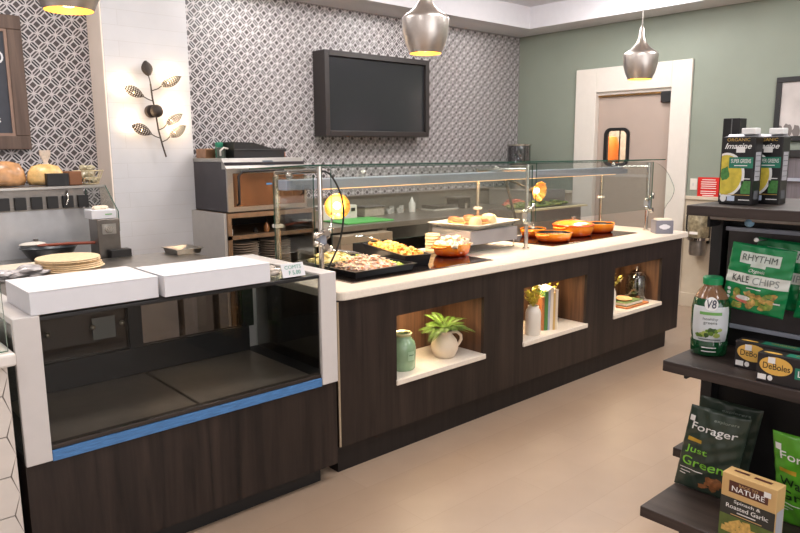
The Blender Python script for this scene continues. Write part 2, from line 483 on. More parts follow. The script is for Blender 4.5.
# hot plates set in the counter
M_hob = pm('black_ceramic_glass', (22, 17, 16), .1, noise=.1, coat=.3)
for i, (x0, x1, y0, y1) in enumerate(((.20, 1.27, .135, .66), (2.03, 3.14, .235, .76))):
    h = thing('warming_plate', ('black glass warming plate under the salad tray and the potato pan', 'black glass warming plate under the three orange cast iron pans')[i], 'hot plate', ((x0+x1)/2, (y0+y1)/2, Z), 'glass warming plates on the buffet')
    bx('glass_top', M_hob, x0, x1, y0, y1, Z + .0005, Z + .006, h, .002)
    bx('trim_rim', pm('bronze_rim', (88, 66, 52), .35, .5), x0 - .008, x1 + .008, y0 - .008, y1 + .008, Z, Z + .003, h)

# ---------------- niche contents
def jar():
    o = thing('ceramic_jar', 'glossy green ceramic jar at the left of the first niche', 'jar', (.525, .12, NT))
    B().lathe([(0, 0), (.056, 0), (.062, .01), (.065, .12), (.058, .155), (.042, .172), (.040, .185), (.046, .198), (.044, .202), (.036, .196), (.036, .176), (.05, .15), (.055, .12), (.052, .02), (0, .015)], (.525, .12, NT), 32, sx=1.14, sy=1.1).ob('jar_body', pm('sage_glaze', (138, 168, 132), .18, noise=.15, nscale=12, coat=.5), o, True)
    B().lathe([(.0405, .186), (.0475, .199), (.043, .2045), (.035, .198), (.0355, .187)], (.525, .12, NT), 32, sx=1.14, sy=1.1).ob('jar_rim', pm('rim_glaze', (196, 190, 140), .25), o, True)
    mp = lambda x, y, e=0: Vector((.525, .12, NT)) + Vector((math.sin(x / .065 - .45) * (.0745 + e), -math.cos(x / .065 - .45) * (.0725 + e), y))
    patch(.026, .085, .035, .05, mp, pm('jar_label', (150, 178, 146), .5), o, 'raised_label')
    printline(.026, .09, .026, .01, mp, pm('jar_ink', (70, 100, 70), .5), o, .0028)
jar()
def leafmesh(b, p, d, up, L, w):
    d = d.normalized(); s = d.cross(up).normalized(); n = s.cross(d)
    a = p + d * L * .45 + s * w + n * L * .03; c = p + d * L * .45 - s * w + n * L * .03; t = p + d * L
    m = p + d * L * .5 - n * L * .04
    vs = [b.b.verts.new(q) for q in (p, a, t, c, m)]
    b.b.faces.new((vs[0], vs[1], vs[4])); b.b.faces.new((vs[1], vs[2], vs[4])); b.b.faces.new((vs[2], vs[3], vs[4])); b.b.faces.new((vs[3], vs[0], vs[4]))
M_fern = pm('fern_green', (94, 124, 42), .5, noise=.45, nscale=45)
def fern_jug():
    c = Vector((.85, .12, NT))
    o = thing('potted_fern', 'cream round jug filled with bright green fern fronds', 'potted plant', c)
    B().lathe([(0, 0), (.05, 0), (.06, .006), (.078, .045), (.08, .065), (.07, .1), (.048, .128), (.04, .14), (.043, .152), (.039, .152), (.036, .14), (.04, .128), (.06, .1), (.06, .02), (0, .015)], c, 32).ob('jug_body', pm('cream_glaze', (226, 208, 184), .3, noise=.05), o, True)
    h = [c + Vector((math.cos(-.5) * r, math.sin(-.5) * r, z)) for r, z in ((.042, .142), (.075, .142), (.098, .12), (.1, .095), (.085, .07), (.074, .06))]
    B().tube(h, .009, 10).ob('jug_handle', pm('cream_glaze', (226, 208, 184)), o, True)
    b = B(); stems = B(); random.seed(4)
    for k in range(26):
        a = 2 * PI * k / 26 + random.uniform(-.2, .2)
        L = random.uniform(.12, .19); lift = random.uniform(.25, 1.25)
        hx = Vector((math.cos(a), math.sin(a) * .65, 0)); p = c + Vector((0, 0, .14)); pts = [p]
        dirv = (hx * .5 + Vector((0, 0, lift))).normalized()
        N_ = 17
        for i in range(N_):
            dirv = (dirv + hx * .07 - Vector((0, 0, .066))).normalized(); p = p + dirv * L / N_
            if p.z > NZ1 - .045: p.z = NZ1 - .045
            if p.y > .30: p.y = .30
            pts.append(p.copy())
        stems.tube(pts, .0013, 5, .0006)
        for i in range(2, N_ + 1):
            q = pts[i]; t = (pts[i] - pts[i-1]).normalized(); sd = t.cross(Vector((0, 0, 1))).normalized()
            up = sd.cross(t); l = .03 * math.sin(PI * (i - .5) / (N_ + 1.2)) + .006
            for sgn in (1, -1): leafmesh(b, q, (sd * sgn + t * .45).normalized(), up, l, l * .13)
    stems.ob('fern_stems', M_fern, o); b.ob('fern_fronds', M_fern, o)
fern_jug()
M_yel = pm('yellow_green_sprig', (196, 186, 70), .5, noise=.35, nscale=40)
def sprig(parent, c, n, spread, hgt, mat, seed, l=.03, ymax=.30):
    random.seed(seed); b = B(); st = B()
    for k in range(n):
        a = random.uniform(0, 2 * PI); r = random.uniform(.2, 1) * spread
        e = Vector((math.cos(a) * r, math.sin(a) * r * .6, hgt * random.uniform(.6, 1)))
        pts = [c + e * t + Vector((0, 0, -.02 * t * t * (r / spread))) for t in (0, .25, .5, .75, 1)]
        st.tube(pts, .0012, 5, .0006)
        for i in range(1, 5):
            for _ in range(4):
                d = (e.normalized() + Vector((random.uniform(-1, 1), random.uniform(-1, 1), random.uniform(-.6, .8))) * .9).normalized()
                leafmesh(b, pts[i], d, Vector((.1, .2, 1)), l * random.uniform(.7, 1.1), l * .22)
    st.ob('sprig_stems', mat, parent); b.ob('sprig_leaves', mat, parent)
def vase(x, y, lab, seed, r=.05, h=.19):
    c = Vector((x, y, NT)); o = thing('flower_vase', lab, 'vase', c, )
    B().lathe([(0, 0), (r*.94, 0), (r, .008), (r, h*.75), (r*.9, h*.86), (r*.72, h*.92), (r*.72, h), (r*.64, h), (r*.64, h*.9), (r*.85, h*.8), (r*.9, .02), (0, .015)], c, 28).ob('vase_body', pm('white_ceramic', (228, 220, 208), .3), o, True)
    sprig(o, c + Vector((0, 0, h * .93)), 15, .11, .13, M_yel, seed)
vase(1.61, .07, 'white ceramic vase of yellow-green sprigs left of the books', 3)
vase(1.925, .2, 'white ceramic vase of yellow sprigs right behind the books', 5, .045, .16)
books = [((176, 112, 66), .016, .225, .13), ((74, 122, 60), .024, .262, .13), ((170, 176, 196), .012, .275, .165), ((226, 214, 196), .02, .285, .13), ((206, 170, 104), .014, .25, .16), ((214, 200, 180), .016, .27, .165)]
bl = ['orange-spined book at the left end of the niche row', 'green-spined book beside the orange one in the niche', 'thin pale blue book between the green and the cream ones', 'thick cream book, tallest in the niche row', 'thin mustard book beside the thick cream one', 'beige book at the right end of the niche row']
x = 0.0; BR = -.5
for (c, w, h, dd), lb in zip(books, bl):
    o = thing('book', lb, 'book', (0, 0, 0), 'books standing in the middle niche')
    bb = B(); bb.box(0, w, 0, .004, 0, h); bb.box(0, .002, .004, dd, 0, h); bb.box(w - .002, w, .004, dd, 0, h)
    bb.ob('cover', pm('book_%d' % c[0], c, .5), o)
    bx('pages', pm('paper', (232, 224, 206), .8), .002, w - .002, .004, dd - .004, .004, h - .004, o)
    o.location = (1.725 + x * math.cos(BR), .085 + x * math.sin(BR), NT); o.rotation_euler = (0, 0, BR)
    x += w + .002
# third niche
vase(2.60, .11, 'slim grey vase of yellow sprigs in the far niche', 9, .035, .16)
o = thing('cutting_board', 'wooden board lying in the far niche with a green book on it', 'board', (2.84, .13, NT))
bx('board_plate', pm('orange_board_wood', (196, 122, 70), .45, noise=.2), 2.68, 3.0, .02, .24, NT, NT + .014, o, .005)
o = thing('book', 'green book lying flat on the wooden board in the far niche', 'book', (2.82, .12, NT + .014))
bb = B(); bb.box(2.70, 2.94, .04, .2, NT + .0145, NT + .0175); bb.box(2.70, 2.94, .04, .2, NT + .036, NT + .039); bb.ob('cover', pm('green_book', (92, 112, 62), .5), o)
bx('pages', pm('paper', (232, 224, 206)), 2.702, 2.938, .042, .198, NT + .0176, NT + .0359, o)
o = thing('bread_slice', 'round tan bread piece on the green book in the far niche', 'bread', (2.8, .12, NT + .0395))
B().lathe([(0, 0), (.05, 0), (.06, .012), (.045, .024), (0, .03)], (2.8, .12, NT + .0395), 20).ob('crust', pm('crust', (206, 150, 100), .7, noise=.2), o, True)
o = thing('glass_cloche', 'tall clear glass jar with a lid knob in the far niche', 'glass jar', (3.06, .17, NT))
cl = pm('seeded_glass', (190, 200, 180), .08, trans=.0, noise=.2)
B().lathe([(0, .004), (.076, 0), (.082, .02), (.082, .17), (.07, .2), (.04, .212)], (3.06, .17, NT), 32).ob('jar_glass', glassmat('jar_glass', (178, 186, 170), .5), o, True)
B().lathe([(.045, .213), (.05, .217), (.05, .223), (.03, .233), (.008, .24), (.013, .25), (.012, .262), (0, .266)], (3.06, .17, NT), 24).ob('lid', M_chrome, o, True)
random.seed(2); bb = B()
for i in range(240):
    a = random.uniform(0, 2*PI); r = .07 * math.sqrt(random.random())
    bb.ball((3.06 + r*math.cos(a), .17 + r*math.sin(a), NT + .013 + random.uniform(0, .13)), .007, sub=1)
q = bb.ob('dried_seeds', pm('dried_seeds', (150, 150, 122), .6, noise=.5, nscale=90), o); q['kind'] = 'stuff'

# ---------------- sneeze guard
gd = thing('sneeze_guard', 'glass sneeze guard with steel posts over the buffet', 'sneeze guard', (1.8, .6, Z))
FY, RY = .28, .70
fx = [.115, 1.79, 3.37]; rx = [.123, 1.77, 3.355]
fz = [1.50, 1.467, 1.455]; rz = [1.47, 1.445, 1.43]
for i in range(3):
    B().cyl((fx[i], FY, Z), (fx[i], FY, fz[i]), .0135, n=16).cyl((fx[i], FY, Z), (fx[i], FY, Z + .012), .024).cyl((fx[i], FY, fz[i]), (fx[i], FY, fz[i] + .012), .015).ob('post', M_chrome, gd, True)
    B().cyl((rx[i], RY, Z), (rx[i], RY, rz[i]), .0135, n=16).cyl((rx[i], RY, Z), (rx[i], RY, Z + .012), .024).ob('post', pm('warm_chrome', (222, 204, 178), .2, 1.0), gd, True)
    B().cyl((fx[i], FY, fz[i] - .02), (rx[i], RY, rz[i] - .01), .012).ob('arm', M_chrome, gd, True)
    # articulated clamps with round knobs
    for kz, t in ((1.19, -.5), (1.09, .5)) if i else ((1.17, -.3), (1.10, .5)):
        k = B(); p = Vector((fx[i], FY - .02, kz))
        k.cyl(p + Vector((-.035, 0, .03 * t)), p + Vector((.035, 0, -.03 * t)), .011)
        k.ball(p + Vector((-.042, 0, .036 * t)), .018, sub=2); k.ball(p + Vector((.042, 0, -.036 * t)), .018, sub=2)
        k.cyl(p, p + Vector((0, -.03, 0)), .016)
        k.ob('clamp_knob', M_chrome, gd, True)
    bx('clamp_block', M_alu, fx[i] - .02, fx[i] + .02, FY - .022, FY + .022, 1.105, 1.165, gd, .005)
    B().box(rx[i] - .025, rx[i] + .025, RY - .02, RY + .02, 1.16, 1.18, .004).ob('clamp_block', M_trim, gd)
# glass: front panes, top panes, ends
def pane(pts, n, th=.008, edge=True):
    pts = [Vector(p) for p in pts]; n = Vector(n) * th
    b = B(); m = Matrix
    A = [b.b.verts.new(p) for p in pts]; C_ = [b.b.verts.new(p + n) for p in pts]
    f1 = b.b.faces.new(A); f2 = b.b.faces.new(C_)
    for i in range(len(pts)):
        j = (i + 1) % len(pts); f = b.b.faces.new((A[i], A[j], C_[j], C_[i])); f.material_index = 1
    return b.ob('glass_pane', [M_glass, M_glasse], gd)
for a, c in ((.15, 1.78), (1.82, 3.35)):
    pane([(a, FY - .05, 1.10), (c, FY - .05, 1.095), (c, FY - .05, 1.475), (a, FY - .05, 1.49)], (0, 1, 0), .006)
pane([(-.02, .20, 1.505), (3.48, .20, 1.487), (3.48, .74, 1.463), (-.02, .74, 1.481)], (0, 0, 1), .007)
pane([(.10, .31, Z + .03), (.10, .69, Z + .03), (.10, .69, 1.44), (.10, .31, 1.46)], (-1, 0, 0), .006)
ep = smooth([(3.47, .42, 1.477), (3.47, .312, 1.474), (3.47, .24, 1.446), (3.47, .177, 1.39), (3.47, .13, 1.311), (3.47, .109, 1.248), (3.47, .126, 1.183), (3.47, .161, 1.132), (3.47, .184, 1.09)]) + [(3.47, .186, Z + .015), (3.47, .78, Z + .015), (3.47, .78, 1.46)]


pane(ep, (1, 0, 0))
# light bar hanging under the top glass
lb = bx('heat_bar', M_alu, .07, 3.46, .52, .60, 1.372, 1.428, gd, .006)
bx('bar_lens', pm('warm_lens', (255, 210, 160), .4, emit=(255, 190, 120), estr=2.2), .3, 3.3, .535, .585, 1.3685, 1.3715, gd)
for xx in (.115, .62, 1.80, 3.30):
    B().cyl((xx, .56, 1.428), (xx, .56, 1.47), .012).ball((xx, .56, 1.45), .02).ob('bar_bracket', M_chrome, gd, True)
# cables
B().tube(smooth([(.118, FY - .0, 1.48), (.16, FY - .03, 1.46), (.215, FY - .04, 1.36), (.23, FY - .04, 1.25), (.21, FY - .03, 1.12), (.16, FY - .01, 1.0), (.14, FY + .03, Z + .012)]), .005).ob('power_cable', M_black, gd, True)

# dish lamps on arms
M_gold = pm('gold_reflector', (240, 176, 84), .25, .85, emit=(255, 176, 80), estr=.5)
def dish(x, y, z, dirv, lab, glow):
    o = thing('heat_lamp', lab, 'lamp', (x, y, z), 'gold dish lamps under the sneeze guard')
    dv = Vector(dirv).normalized(); c = Vector((x, y, z))
    B().lathe([(.014, -.03), (.022, 0), (.055, .03), (.074, .05), (.072, .051), (.05, .032), (.018, .003)], c, 28, dv).ob('dish_reflector', M_gold, o, True)
    B().ball(c + dv * .02, .022).ob('bulb', pm('bulb', (255, 240, 200), .3, emit=(255, 225, 170), estr=glow), o, True)
    B().cyl(c - dv * .075, c - dv * .028, .022, .026).ob('lamp_head', M_black, o, True)
    return o, c - dv * .07
o, e = dish(.47, .62, 1.27, (-.5, -.8, -.1), 'left gold dish lamp, glowing, by the corner post', 14)
B().tube([e, e + Vector((-.03, .01, -.12)), (.36, .55, 1.10), (.14, .30, 1.12)], .006).ob('lamp_arm', M_chrome, o, True)
o, e = dish(2.32, .62, 1.275, (-.10, -1, -.12), 'right gold dish lamp with a black head, behind the middle post', .8)
B().tube([e, (2.14, .66, 1.34), (2.03, .67, 1.37)], .009).ob('lamp_arm', M_black, o, True)
B().cyl((2.03, .67, 1.37), (2.20, .70, 1.06), .010).cyl((2.20, .70, 1.06), (2.16, .765, Z), .008).ob('lamp_stand', M_black, o, True)

# ---------------- food
random.seed(11)
M_tray = pm('black_enamel', (24, 23, 26), .28, noise=.1)
def opentray(name, lab, x0, x1, y0, y1, z0, h, wall, rim, mat, rz=0, flare=.0):
    cx, cy = (x0 + x1) / 2, (y0 + y1) / 2; w, d = (x1 - x0) / 2, (y1 - y0) / 2
    o = thing(name, lab, 'tray', (0, 0, 0))
    b = B(); rings = []
    prof = [(-flare, 0), (0, h), (rim, h), (rim, h + .003), (-wall, h + .003), (-flare - wall, wall)]
    for off, z in prof:
        rings.append([b.b.verts.new((sx * (w + off), sy * (d + off), z)) for sx, sy in ((-1,-1),(1,-1),(1,1),(-1,1))])
    for a, c in zip(rings, rings[1:]):
        for i in range(4): b.b.faces.new((a[i], a[(i+1)%4], c[(i+1)%4], c[i]))
    b.b.faces.new(rings[0][::-1]); b.b.faces.new(rings[-1])
    b.ob('tray_body', mat, o)
    o.location = (cx, cy, z0); o.rotation_euler = (0, 0, rz)
    return o
def pile(o_parent, name, lab, cat, n, w, d, z0, hgt, r, mat, loc, rz=0, sc=(1, 1, .7), jit=.2, kinds=None):
    b = B()
    for i in range(n):
        x = random.uniform(-1, 1); y = random.uniform(-1, 1)
        top = hgt * max(0, 1 - .75 * max(abs(x), abs(y)) ** 2.2)
        rr = r * random.uniform(.7, 1.25)
        z = z0 + random.uniform(.25, 1) * top
        R = Matrix.Rotation(random.uniform(0, 6.3), 3, 'Z') @ Matrix.Rotation(random.uniform(-.6, .6), 3, 'X')
        b.ball((x * (w - rr), y * (d - rr), z + rr * .5), rr, sc, 1, jit, R)
    b.ball((0, 0, z0 + hgt * .25), 1, (w * .93, d * .9, hgt * .5), 3, .02)
    me_o = b.ob(name, mat, None)
    me_o.data.transform(Matrix.Translation(me_o.location)); me_o.location = loc; me_o.rotation_euler = (0, 0, rz)
    tag(me_o, lab, cat, kind='stuff')
    return me_o
def foodmat(name, cols, sc=55, rough=.45):
    m = bpy.data.materials.new(name); m.use_nodes = True; nt = m.node_tree; N = nt.nodes; L = nt.links; b = N['Principled BSDF']
    b.inputs['Roughness'].default_value = rough
    tc = N.new('ShaderNodeTexCoord'); vo = N.new('ShaderNodeTexVoronoi'); vo.inputs['Scale'].default_value = sc
    L.new(tc.outputs['Object'], vo.inputs['Vector']); sp = N.new('ShaderNodeSeparateColor'); L.new(vo.outputs['Color'], sp.inputs[0])
    cr = N.new('ShaderNodeValToRGB'); cr.color_ramp.interpolation = 'CONSTANT'
    el = cr.color_ramp.elements
    while len(el) < len(cols): el.new(.5)
    for i, c in enumerate(cols): el[i].position = i / len(cols); el[i].color = lin(c)
    L.new(sp.outputs[0], cr.inputs[0]); L.new(cr.outputs[0], b.inputs['Base Color'])
    return m
PZ = Z + .0065
# black low tray with salad in front
t1 = opentray('serving_tray', 'shallow black tray of shredded salad at the front left', .27, .69, .20, .49, PZ, .032, .006, .012, M_tray, 0, .01)
M_salad = foodmat('shredded_salad', [(230, 196, 164), (206, 180, 166), (238, 212, 182), (188, 160, 152), (226, 150, 104), (226, 214, 190)], 60)
pile(None, 'shredded_salad', 'pink and tan shredded salad heaped in the shallow black tray', 'salad', 260, .15, .115, 0, .075, .012, M_salad, (.46, .345, PZ + .008), 0, (1.9, .6, .5))
pile(None, 'green_garnish', 'bright green leaf garnish at the right end of the salad tray', 'garnish', 60, .05, .09, 0, .03, .011, foodmat('lime_leaves', [(168, 190, 70), (128, 160, 60), (196, 204, 100)], 60), (.63, .345, PZ + .008), 0, (1.4, .8, .4))
# second tray behind with cabbage
t2 = opentray('serving_tray', 'black tray of pale shredded cabbage at the back left corner', .27, .66, .53, .72, PZ, .032, .006, .012, M_tray, 0, .01)
pile(None, 'shredded_cabbage', 'pale yellow shredded cabbage in the tray behind the salad', 'salad', 160, .14, .08, 0, .08, .012, foodmat('cabbage', [(236, 220, 150), (226, 208, 140), (240, 230, 180), (214, 200, 120)], 60), (.44, .625, PZ + .008), 0, (1.9, .6, .5))
pile(None, 'green_garnish', 'small tuft of green lettuce between the cabbage and the potatoes', 'garnish', 36, .035, .035, 0, .03, .012, foodmat('lettuce', [(150, 176, 70), (200, 200, 110)], 60), (.618, .625, PZ + .008), 0, (1.4, .8, .4))
# long black pan with roast potatoes: turned toward the back
t3 = opentray('deep_roasting_pan', 'long deep black pan filled with golden roast potatoes', -.085, .085, -.30, .30, PZ, .062, .007, .008, M_tray, 0, .012)
t3.location = (.863, .555, PZ); t3.rotation_euler = (0, 0, -.28)
pile(None, 'roast_potatoes', 'golden diced roast potatoes heaped in the long black pan', 'potatoes', 190, .076, .285, 0, .036, .016, foodmat('potato', [(240, 186, 84), (228, 160, 60), (246, 206, 120), (214, 122, 44), (244, 196, 96)], 45), (.863, .555, PZ + .046), -.28, (1, 1, .9), .25)
# utensils
def tongs(lab, p0, p1, lift):
    o = thing('serving_tongs', lab, 'tongs', p0, 'metal tongs on the buffet')
    p0, p1 = Vector(p0), Vector(p1); s = (p1 - p0).cross(Vector((0, 0, 1))).normalized()
    for k in (-1, 1):
        pts = [p0, p0.lerp(p1, .3) + s * .02 * k + Vector((0, 0, lift * .8)), p0.lerp(p1, .7) + s * .024 * k + Vector((0, 0, lift)), p1 + s * .012 * k]
        B().tube(pts, .005, 8).ob('arm', M_chrome, o, True)
tongs('metal tongs lying across the cabbage tray', (.36, .585, PZ + .10), (.60, .50, PZ + .048), .012)
tongs('metal tongs standing in the far end of the potato pan', (.92, .76, PZ + .085), (.74, .80, PZ + .13), .01)
# orange oval casserole dish with pale salad
M_org = bpy.data.materials.new('orange_enamel'); M_org.use_nodes = True
nt = M_org.node_tree; bb_ = nt.nodes['Principled BSDF']; bb_.inputs['Roughness'].default_value = .15; bb_.inputs['Coat Weight'].default_value = .5
tc = nt.nodes.new('ShaderNodeTexCoord'); sp_ = nt.nodes.new('ShaderNodeSeparateXYZ'); nt.links.new(tc.outputs['Generated'], sp_.inputs[0])
cr = nt.nodes.new('ShaderNodeValToRGB'); cr.color_ramp.elements[0].position = .12; cr.color_ramp.elements[0].color = lin((214, 58, 16))
cr.color_ramp.elements[1].position = .75; cr.color_ramp.elements[1].color = lin((250, 150, 36))
nt.links.new(sp_.outputs['Z'], cr.inputs[0]); nt.links.new(cr.outputs[0], bb_.inputs['Base Color'])
M_inner = pm('dark_pan_interior', (34, 27, 26), .4, noise=.1)
def castpan(name, lab, cat, x, y, r, h, sy=1.0, handles=0, rz=0, inner=True, grp=None):
    o = thing(name, lab, cat, (0, 0, 0), grp)
    B().lathe([(0, 0), (r * .78, 0), (r * .9, .012), (r * .985, h * .7), (r, h), (r * 1.02, h + .004), (r * .96, h + .006), (r * .93, h * .72), (r * .8, .02), (0, .016)], (0, 0, 0), 40, sy=sy).ob('pan_body', M_org, o, True)
    if inner: B().lathe([(r * .945, h + .002), (r * .925, h * .7), (r * .79, .0215), (0, .0175)], (0, 0, 0), 36, sy=sy).ob('pan_interior', M_inner, o, True)
    for a in ([0, PI] if handles == 2 else []):
        u = Vector((math.cos(a), 0, 0)); s = Vector((0, 1, 0))
        pts = [u * r * .98 + s * .04, u * (r + .03) + s * .036, u * (r + .042), u * (r + .03) - s * .036, u * r * .98 - s * .04]
        B().tube([p + Vector((0, 0, h - .006)) for p in pts], .008, 10).ob('handle', M_org, o, True)
    if handles == 1:
        B().box(r * .96, r + .12, -.014, .014, h - .012, h - .001, .005).ob('handle', M_org, o)
    o.location = (x, y, PZ); o.rotation_euler = (0, 0, rz)
    return o
castpan('casserole_dish', 'oval orange dish of creamy salad beside the potato pan', 'dish', 1.23, .43, .14, .07, .8, 2, .2, False)
pile(None, 'creamy_salad', 'pale creamy chopped salad heaped in the oval orange dish', 'salad', 170, .125, .1, 0, .062, .016, foodmat('creamy', [(240, 220, 190), (236, 212, 178), (246, 230, 206), (240, 224, 198), (244, 230, 200), (206, 150, 150)], 50), (1.23, .43, PZ + .05), .2, (1, 1, .8))
castpan('skillet', 'shallow orange skillet with dark inside, left of the lidded pot', 'pan', 2.25, .39, .145, .058, .9, 2, .1, grp='orange cast iron pans on the right plate')
pot = castpan('lidded_pot', 'large orange pot with its lid on, between the two open pans', 'pot', 2.62, .475, .168, .075, .9, 2, 0, False, grp='orange cast iron pans on the right plate')
lid = B().lathe([(.17, .08), (.172, .088), (.15, .1), (.1, .112), (.03, .12), (0, .121)], (0, 0, 0), 40, sy=.9).ob('lid', M_org, None, True)
lid.data.transform(Matrix.Translation(lid.location)); lid.location = (0, 0, 0); lid.parent = pot
k = B().lathe([(.01, .12), (.01, .132), (.022, .138), (.022, .146), (0, .15)], (0, 0, 0), 20).ob('lid_knob', M_chrome, None, True)
k.data.transform(Matrix.Translation(k.location)); k.location = (0, 0, 0); k.parent = lid
castpan('skillet', 'deep orange pan with dark inside, farthest right on the plate', 'pan', 2.96, .47, .14, .066, .9, 2, 0, grp='orange cast iron pans on the right plate')
# a second lid leaning behind
castpan('skillet', 'orange pan with a reddish rim just behind the lidded pot', 'pan', 2.37, .665, .11, .055, .9, 2, .3, grp='orange cast iron pans on the right plate')

# riser with plate of rolls
rs = thing('display_riser', 'grey boxy riser on thin metal legs under the bread plate', 'riser', (1.55, .52, Z))
bx('riser_box', pm('grey_riser', (146, 144, 150), .4), 1.36, 1.835, .39, .74, Z + .055, Z + .145, rs, .004)
for sy in (.41, .645):
    B().tube([(1.36, sy, Z + .055), (1.36, sy, Z + .006), (1.82, sy, Z + .006), (1.82, sy, Z + .055)], .005, 8).ob('leg_frame', M_chrome, rs)
pl = B(); zt = Z + .146
def quad(hw, hd, z):
    ca_, sa_ = math.cos(.16), math.sin(.16)
    return [(1.60 + sx * hw * ca_ - sy * hd * sa_, .575 + sx * hw * sa_ + sy * hd * ca_, z) for sx, sy in ((-1,-1),(1,-1),(1,1),(-1,1))]
rings = [quad(.17, .12, zt), quad(.255, .2, zt + .035), quad(.26, .205, zt + .039), quad(.255, .2, zt + .042), quad(.17, .12, zt + .008)]
rv = [[pl.b.verts.new(p) for p in r] for r in rings]
for a, c in zip(rv, rv[1:]):
    for i in range(4): pl.b.faces.new((a[i], a[(i+1)%4], c[(i+1)%4], c[i]))
pl.b.faces.new(rv[0][::-1]); pl.b.faces.new(rv[-1])
o = pl.ob('serving_platter', pm('white_porcelain', (236, 228, 220), .2)); tag(o, 'white rectangular platter with upturned rim on the grey riser', 'platter')
M_bun = pm('bun_crust', (196, 118, 64), .5, noise=.25, nscale=40); M_roll = pm('pale_roll', (240, 212, 168), .6, noise=.08)
random.seed(21)
sw = [(1.47, .60, 0), (1.515, .49, 1), (1.575, .60, 0), (1.605, .51, 0), (1.665, .60, 0), (1.69, .51, 1), (1.775, .60, 1), (1.53, .70, 0), (1.69, .71, 0)]
sl = ['browned slider at the left end of the platter', 'pale tall roll second from the left on the platter', 'browned slider behind the pale tall roll', 'browned slider in the middle of the platter', 'browned slider behind, right of the middle of the platter', 'pale roll right of the middle, at the front of the platter', 'large pale roll at the right end of the platter', 'browned slider at the back left of the platter', 'browned slider at the back right of the platter']
for (x, y, k), lb in zip(sw, sl):
    o = thing('sandwich_roll', lb, 'bread roll', (x, y, zt + .009), 'rolls on the white platter')
    if k:
        r = .044 if x < 1.75 else .058
        B().lathe([(0, 0), (r * .9, .0), (r, .012), (r * .98, .04), (r * .7, .062), (0, .07)], (x, y, zt + .0095), 20).ob('roll_body', M_roll, o, True)
    else:
        B().lathe([(0, 0), (.036, 0), (.04, .01), (.038, .018)], (x, y, zt + .0095), 18).ob('bun_bottom', M_bun, o, True)
        B().lathe([(.042, .018), (.046, .022), (.044, .03), (0, .031)], (x, y, zt + .0095), 18).ob('filling', pm('egg_filling', (240, 206, 120), .5, noise=.2), o, True)
        B().lathe([(.04, .031), (.043, .036), (.034, .052), (0, .06)], (x, y, zt + .0095), 18).ob('bun_top', M_bun, o, True)
# stacked flatbread beside the riser
for i in range(6):
    o = B().lathe([(0, 0), (.045, 0), (.05, .006), (.045, .019), (0, .019)], (1.285 + (i % 2) * .004, .665, Z + .001 + i * .0195), 20, sy=1.0).ob('flatbread', M_roll, None, True)
    tag(o, ['lowest', 'second', 'third', 'fourth', 'fifth', 'topmost'][i] + ' round in the little stack of pale bread rounds beside the riser', 'bread', 'pale bread rounds stacked by the riser')

# napkin dispenser at the right end
o = thing('napkin_dispenser', 'grey napkin dispenser at the far right end of the buffet', 'dispenser', (3.29, .10, Z))
R = Matrix.Translation((3.29, .09, Z))
bx('dispenser_box', pm('slate_plastic', (112, 112, 124), .35), 3.22, 3.36, .04, .16, Z, Z + .105, o, .006)
mp = flat((3.29, .0395, Z + .055), (1, 0, 0), (0, 0, 1))
blob([(x * .045, y * .02) for x, y in ((-1, 0), (-.75, .6), (-.5, .7), (-.3, 1), (.3, 1), (.5, .7), (.75, .6), (1, 0), (.75, -.6), (.5, -.7), (.3, -1), (-.3, -1), (-.5, -.7), (-.75, -.6))], mp, pm('pale_badge', (206, 206, 214), .4), o, 'badge')
b = B()
for i in range(6): b.box(3.235, 3.345, .05 + i * .016, .062 + i * .016, Z + .104, Z + .118 - (i % 2) * .004)
b.ob('napkins', pm('napkin', (236, 224, 206), .9), o)
o.rotation_euler = (0, 0, -.75)

# ================================================================== DISPLAY CASE
dc = thing('display_case', 'glass-fronted refrigerated display case with dark wood base', 'display case', (-.71, .3, 0))
CX0, CX1, CF, CB = -1.385, -.045, -.04, .70
b = B(); b.box(CX0, CX1, CF, CF + .02, .085, .50); b.box(CX0, CX0 + .02, CF + .02, CB, .085, .50); b.box(CX1 - .02, CX1, CF + .02, CB, .085, .50); b.box(CX0 + .02, CX1 - .02, CB - .02, CB, .085, .50); b.box(CX0 + .02, CX1 - .02, CF + .02, CB - .02, .085, .1)
b.ob('base_panel', M_dark, dc)
bx('plinth', M_black, CX0 + .03, CX1 - .07, CF + .05, CB - .03, 0, .084, dc)
for nx_, (a, c) in (('l', (CX0, CX0 + .085)), ('r', (CX1 - .088, CX1))):
    fr = B(); fr.box(a, c, CF - .016, CF + .008, .503, 1.03, .003); fr.box(a, c, CF + .008, CB, 1.008, 1.03, .003); fr.box(a, c, CB - .025, CB, .503, 1.008, .003)
    fr.ob('end_frame', M_white, dc)
    bx('lower_rail', M_black, a, c, CF + .009, CB - .026, .503, .53, dc, .003)
    xx = a + .006 if nx_ == 'l' else c - .012
    bx('side_glass', M_glass, xx, xx + .006, CF + .01, CB - .028, .532, 1.006, dc)
bx('blue_tape', pm('blue_film', (70, 122, 178), .35, noise=.25, nscale=60, stretch=(.3, 1, 3), bump=.4, bscale=120), CX0 + .086, CX1 - .089, CF - .012, CF - .002, .498, .538, dc, .002)
bx('front_sill', pm('dark_bronze_sill', (58, 50, 45), .35, .4), CX0 + .086, CX1 - .089, CF - .006, CF + .03, .5385, .556, dc, .003)
bx('front_glass', M_glassd, CX0 + .087, CX1 - .09, CF - .004, CF + .003, .557, 1.008, dc)
bx('top_rail', M_black, CX0 + .086, CX1 - .089, CF - .01, CF + .012, 1.009, 1.024, dc, .003)
bx('top_glass', M_glass, CX0 + .086, CX1 - .089, CF + .013, CB - .05, 1.014, 1.022, dc)
bx('top_rear_panel', M_steeld, CX0 + .086, CX1 - .089, .34, CB, 1.0225, 1.028, dc)
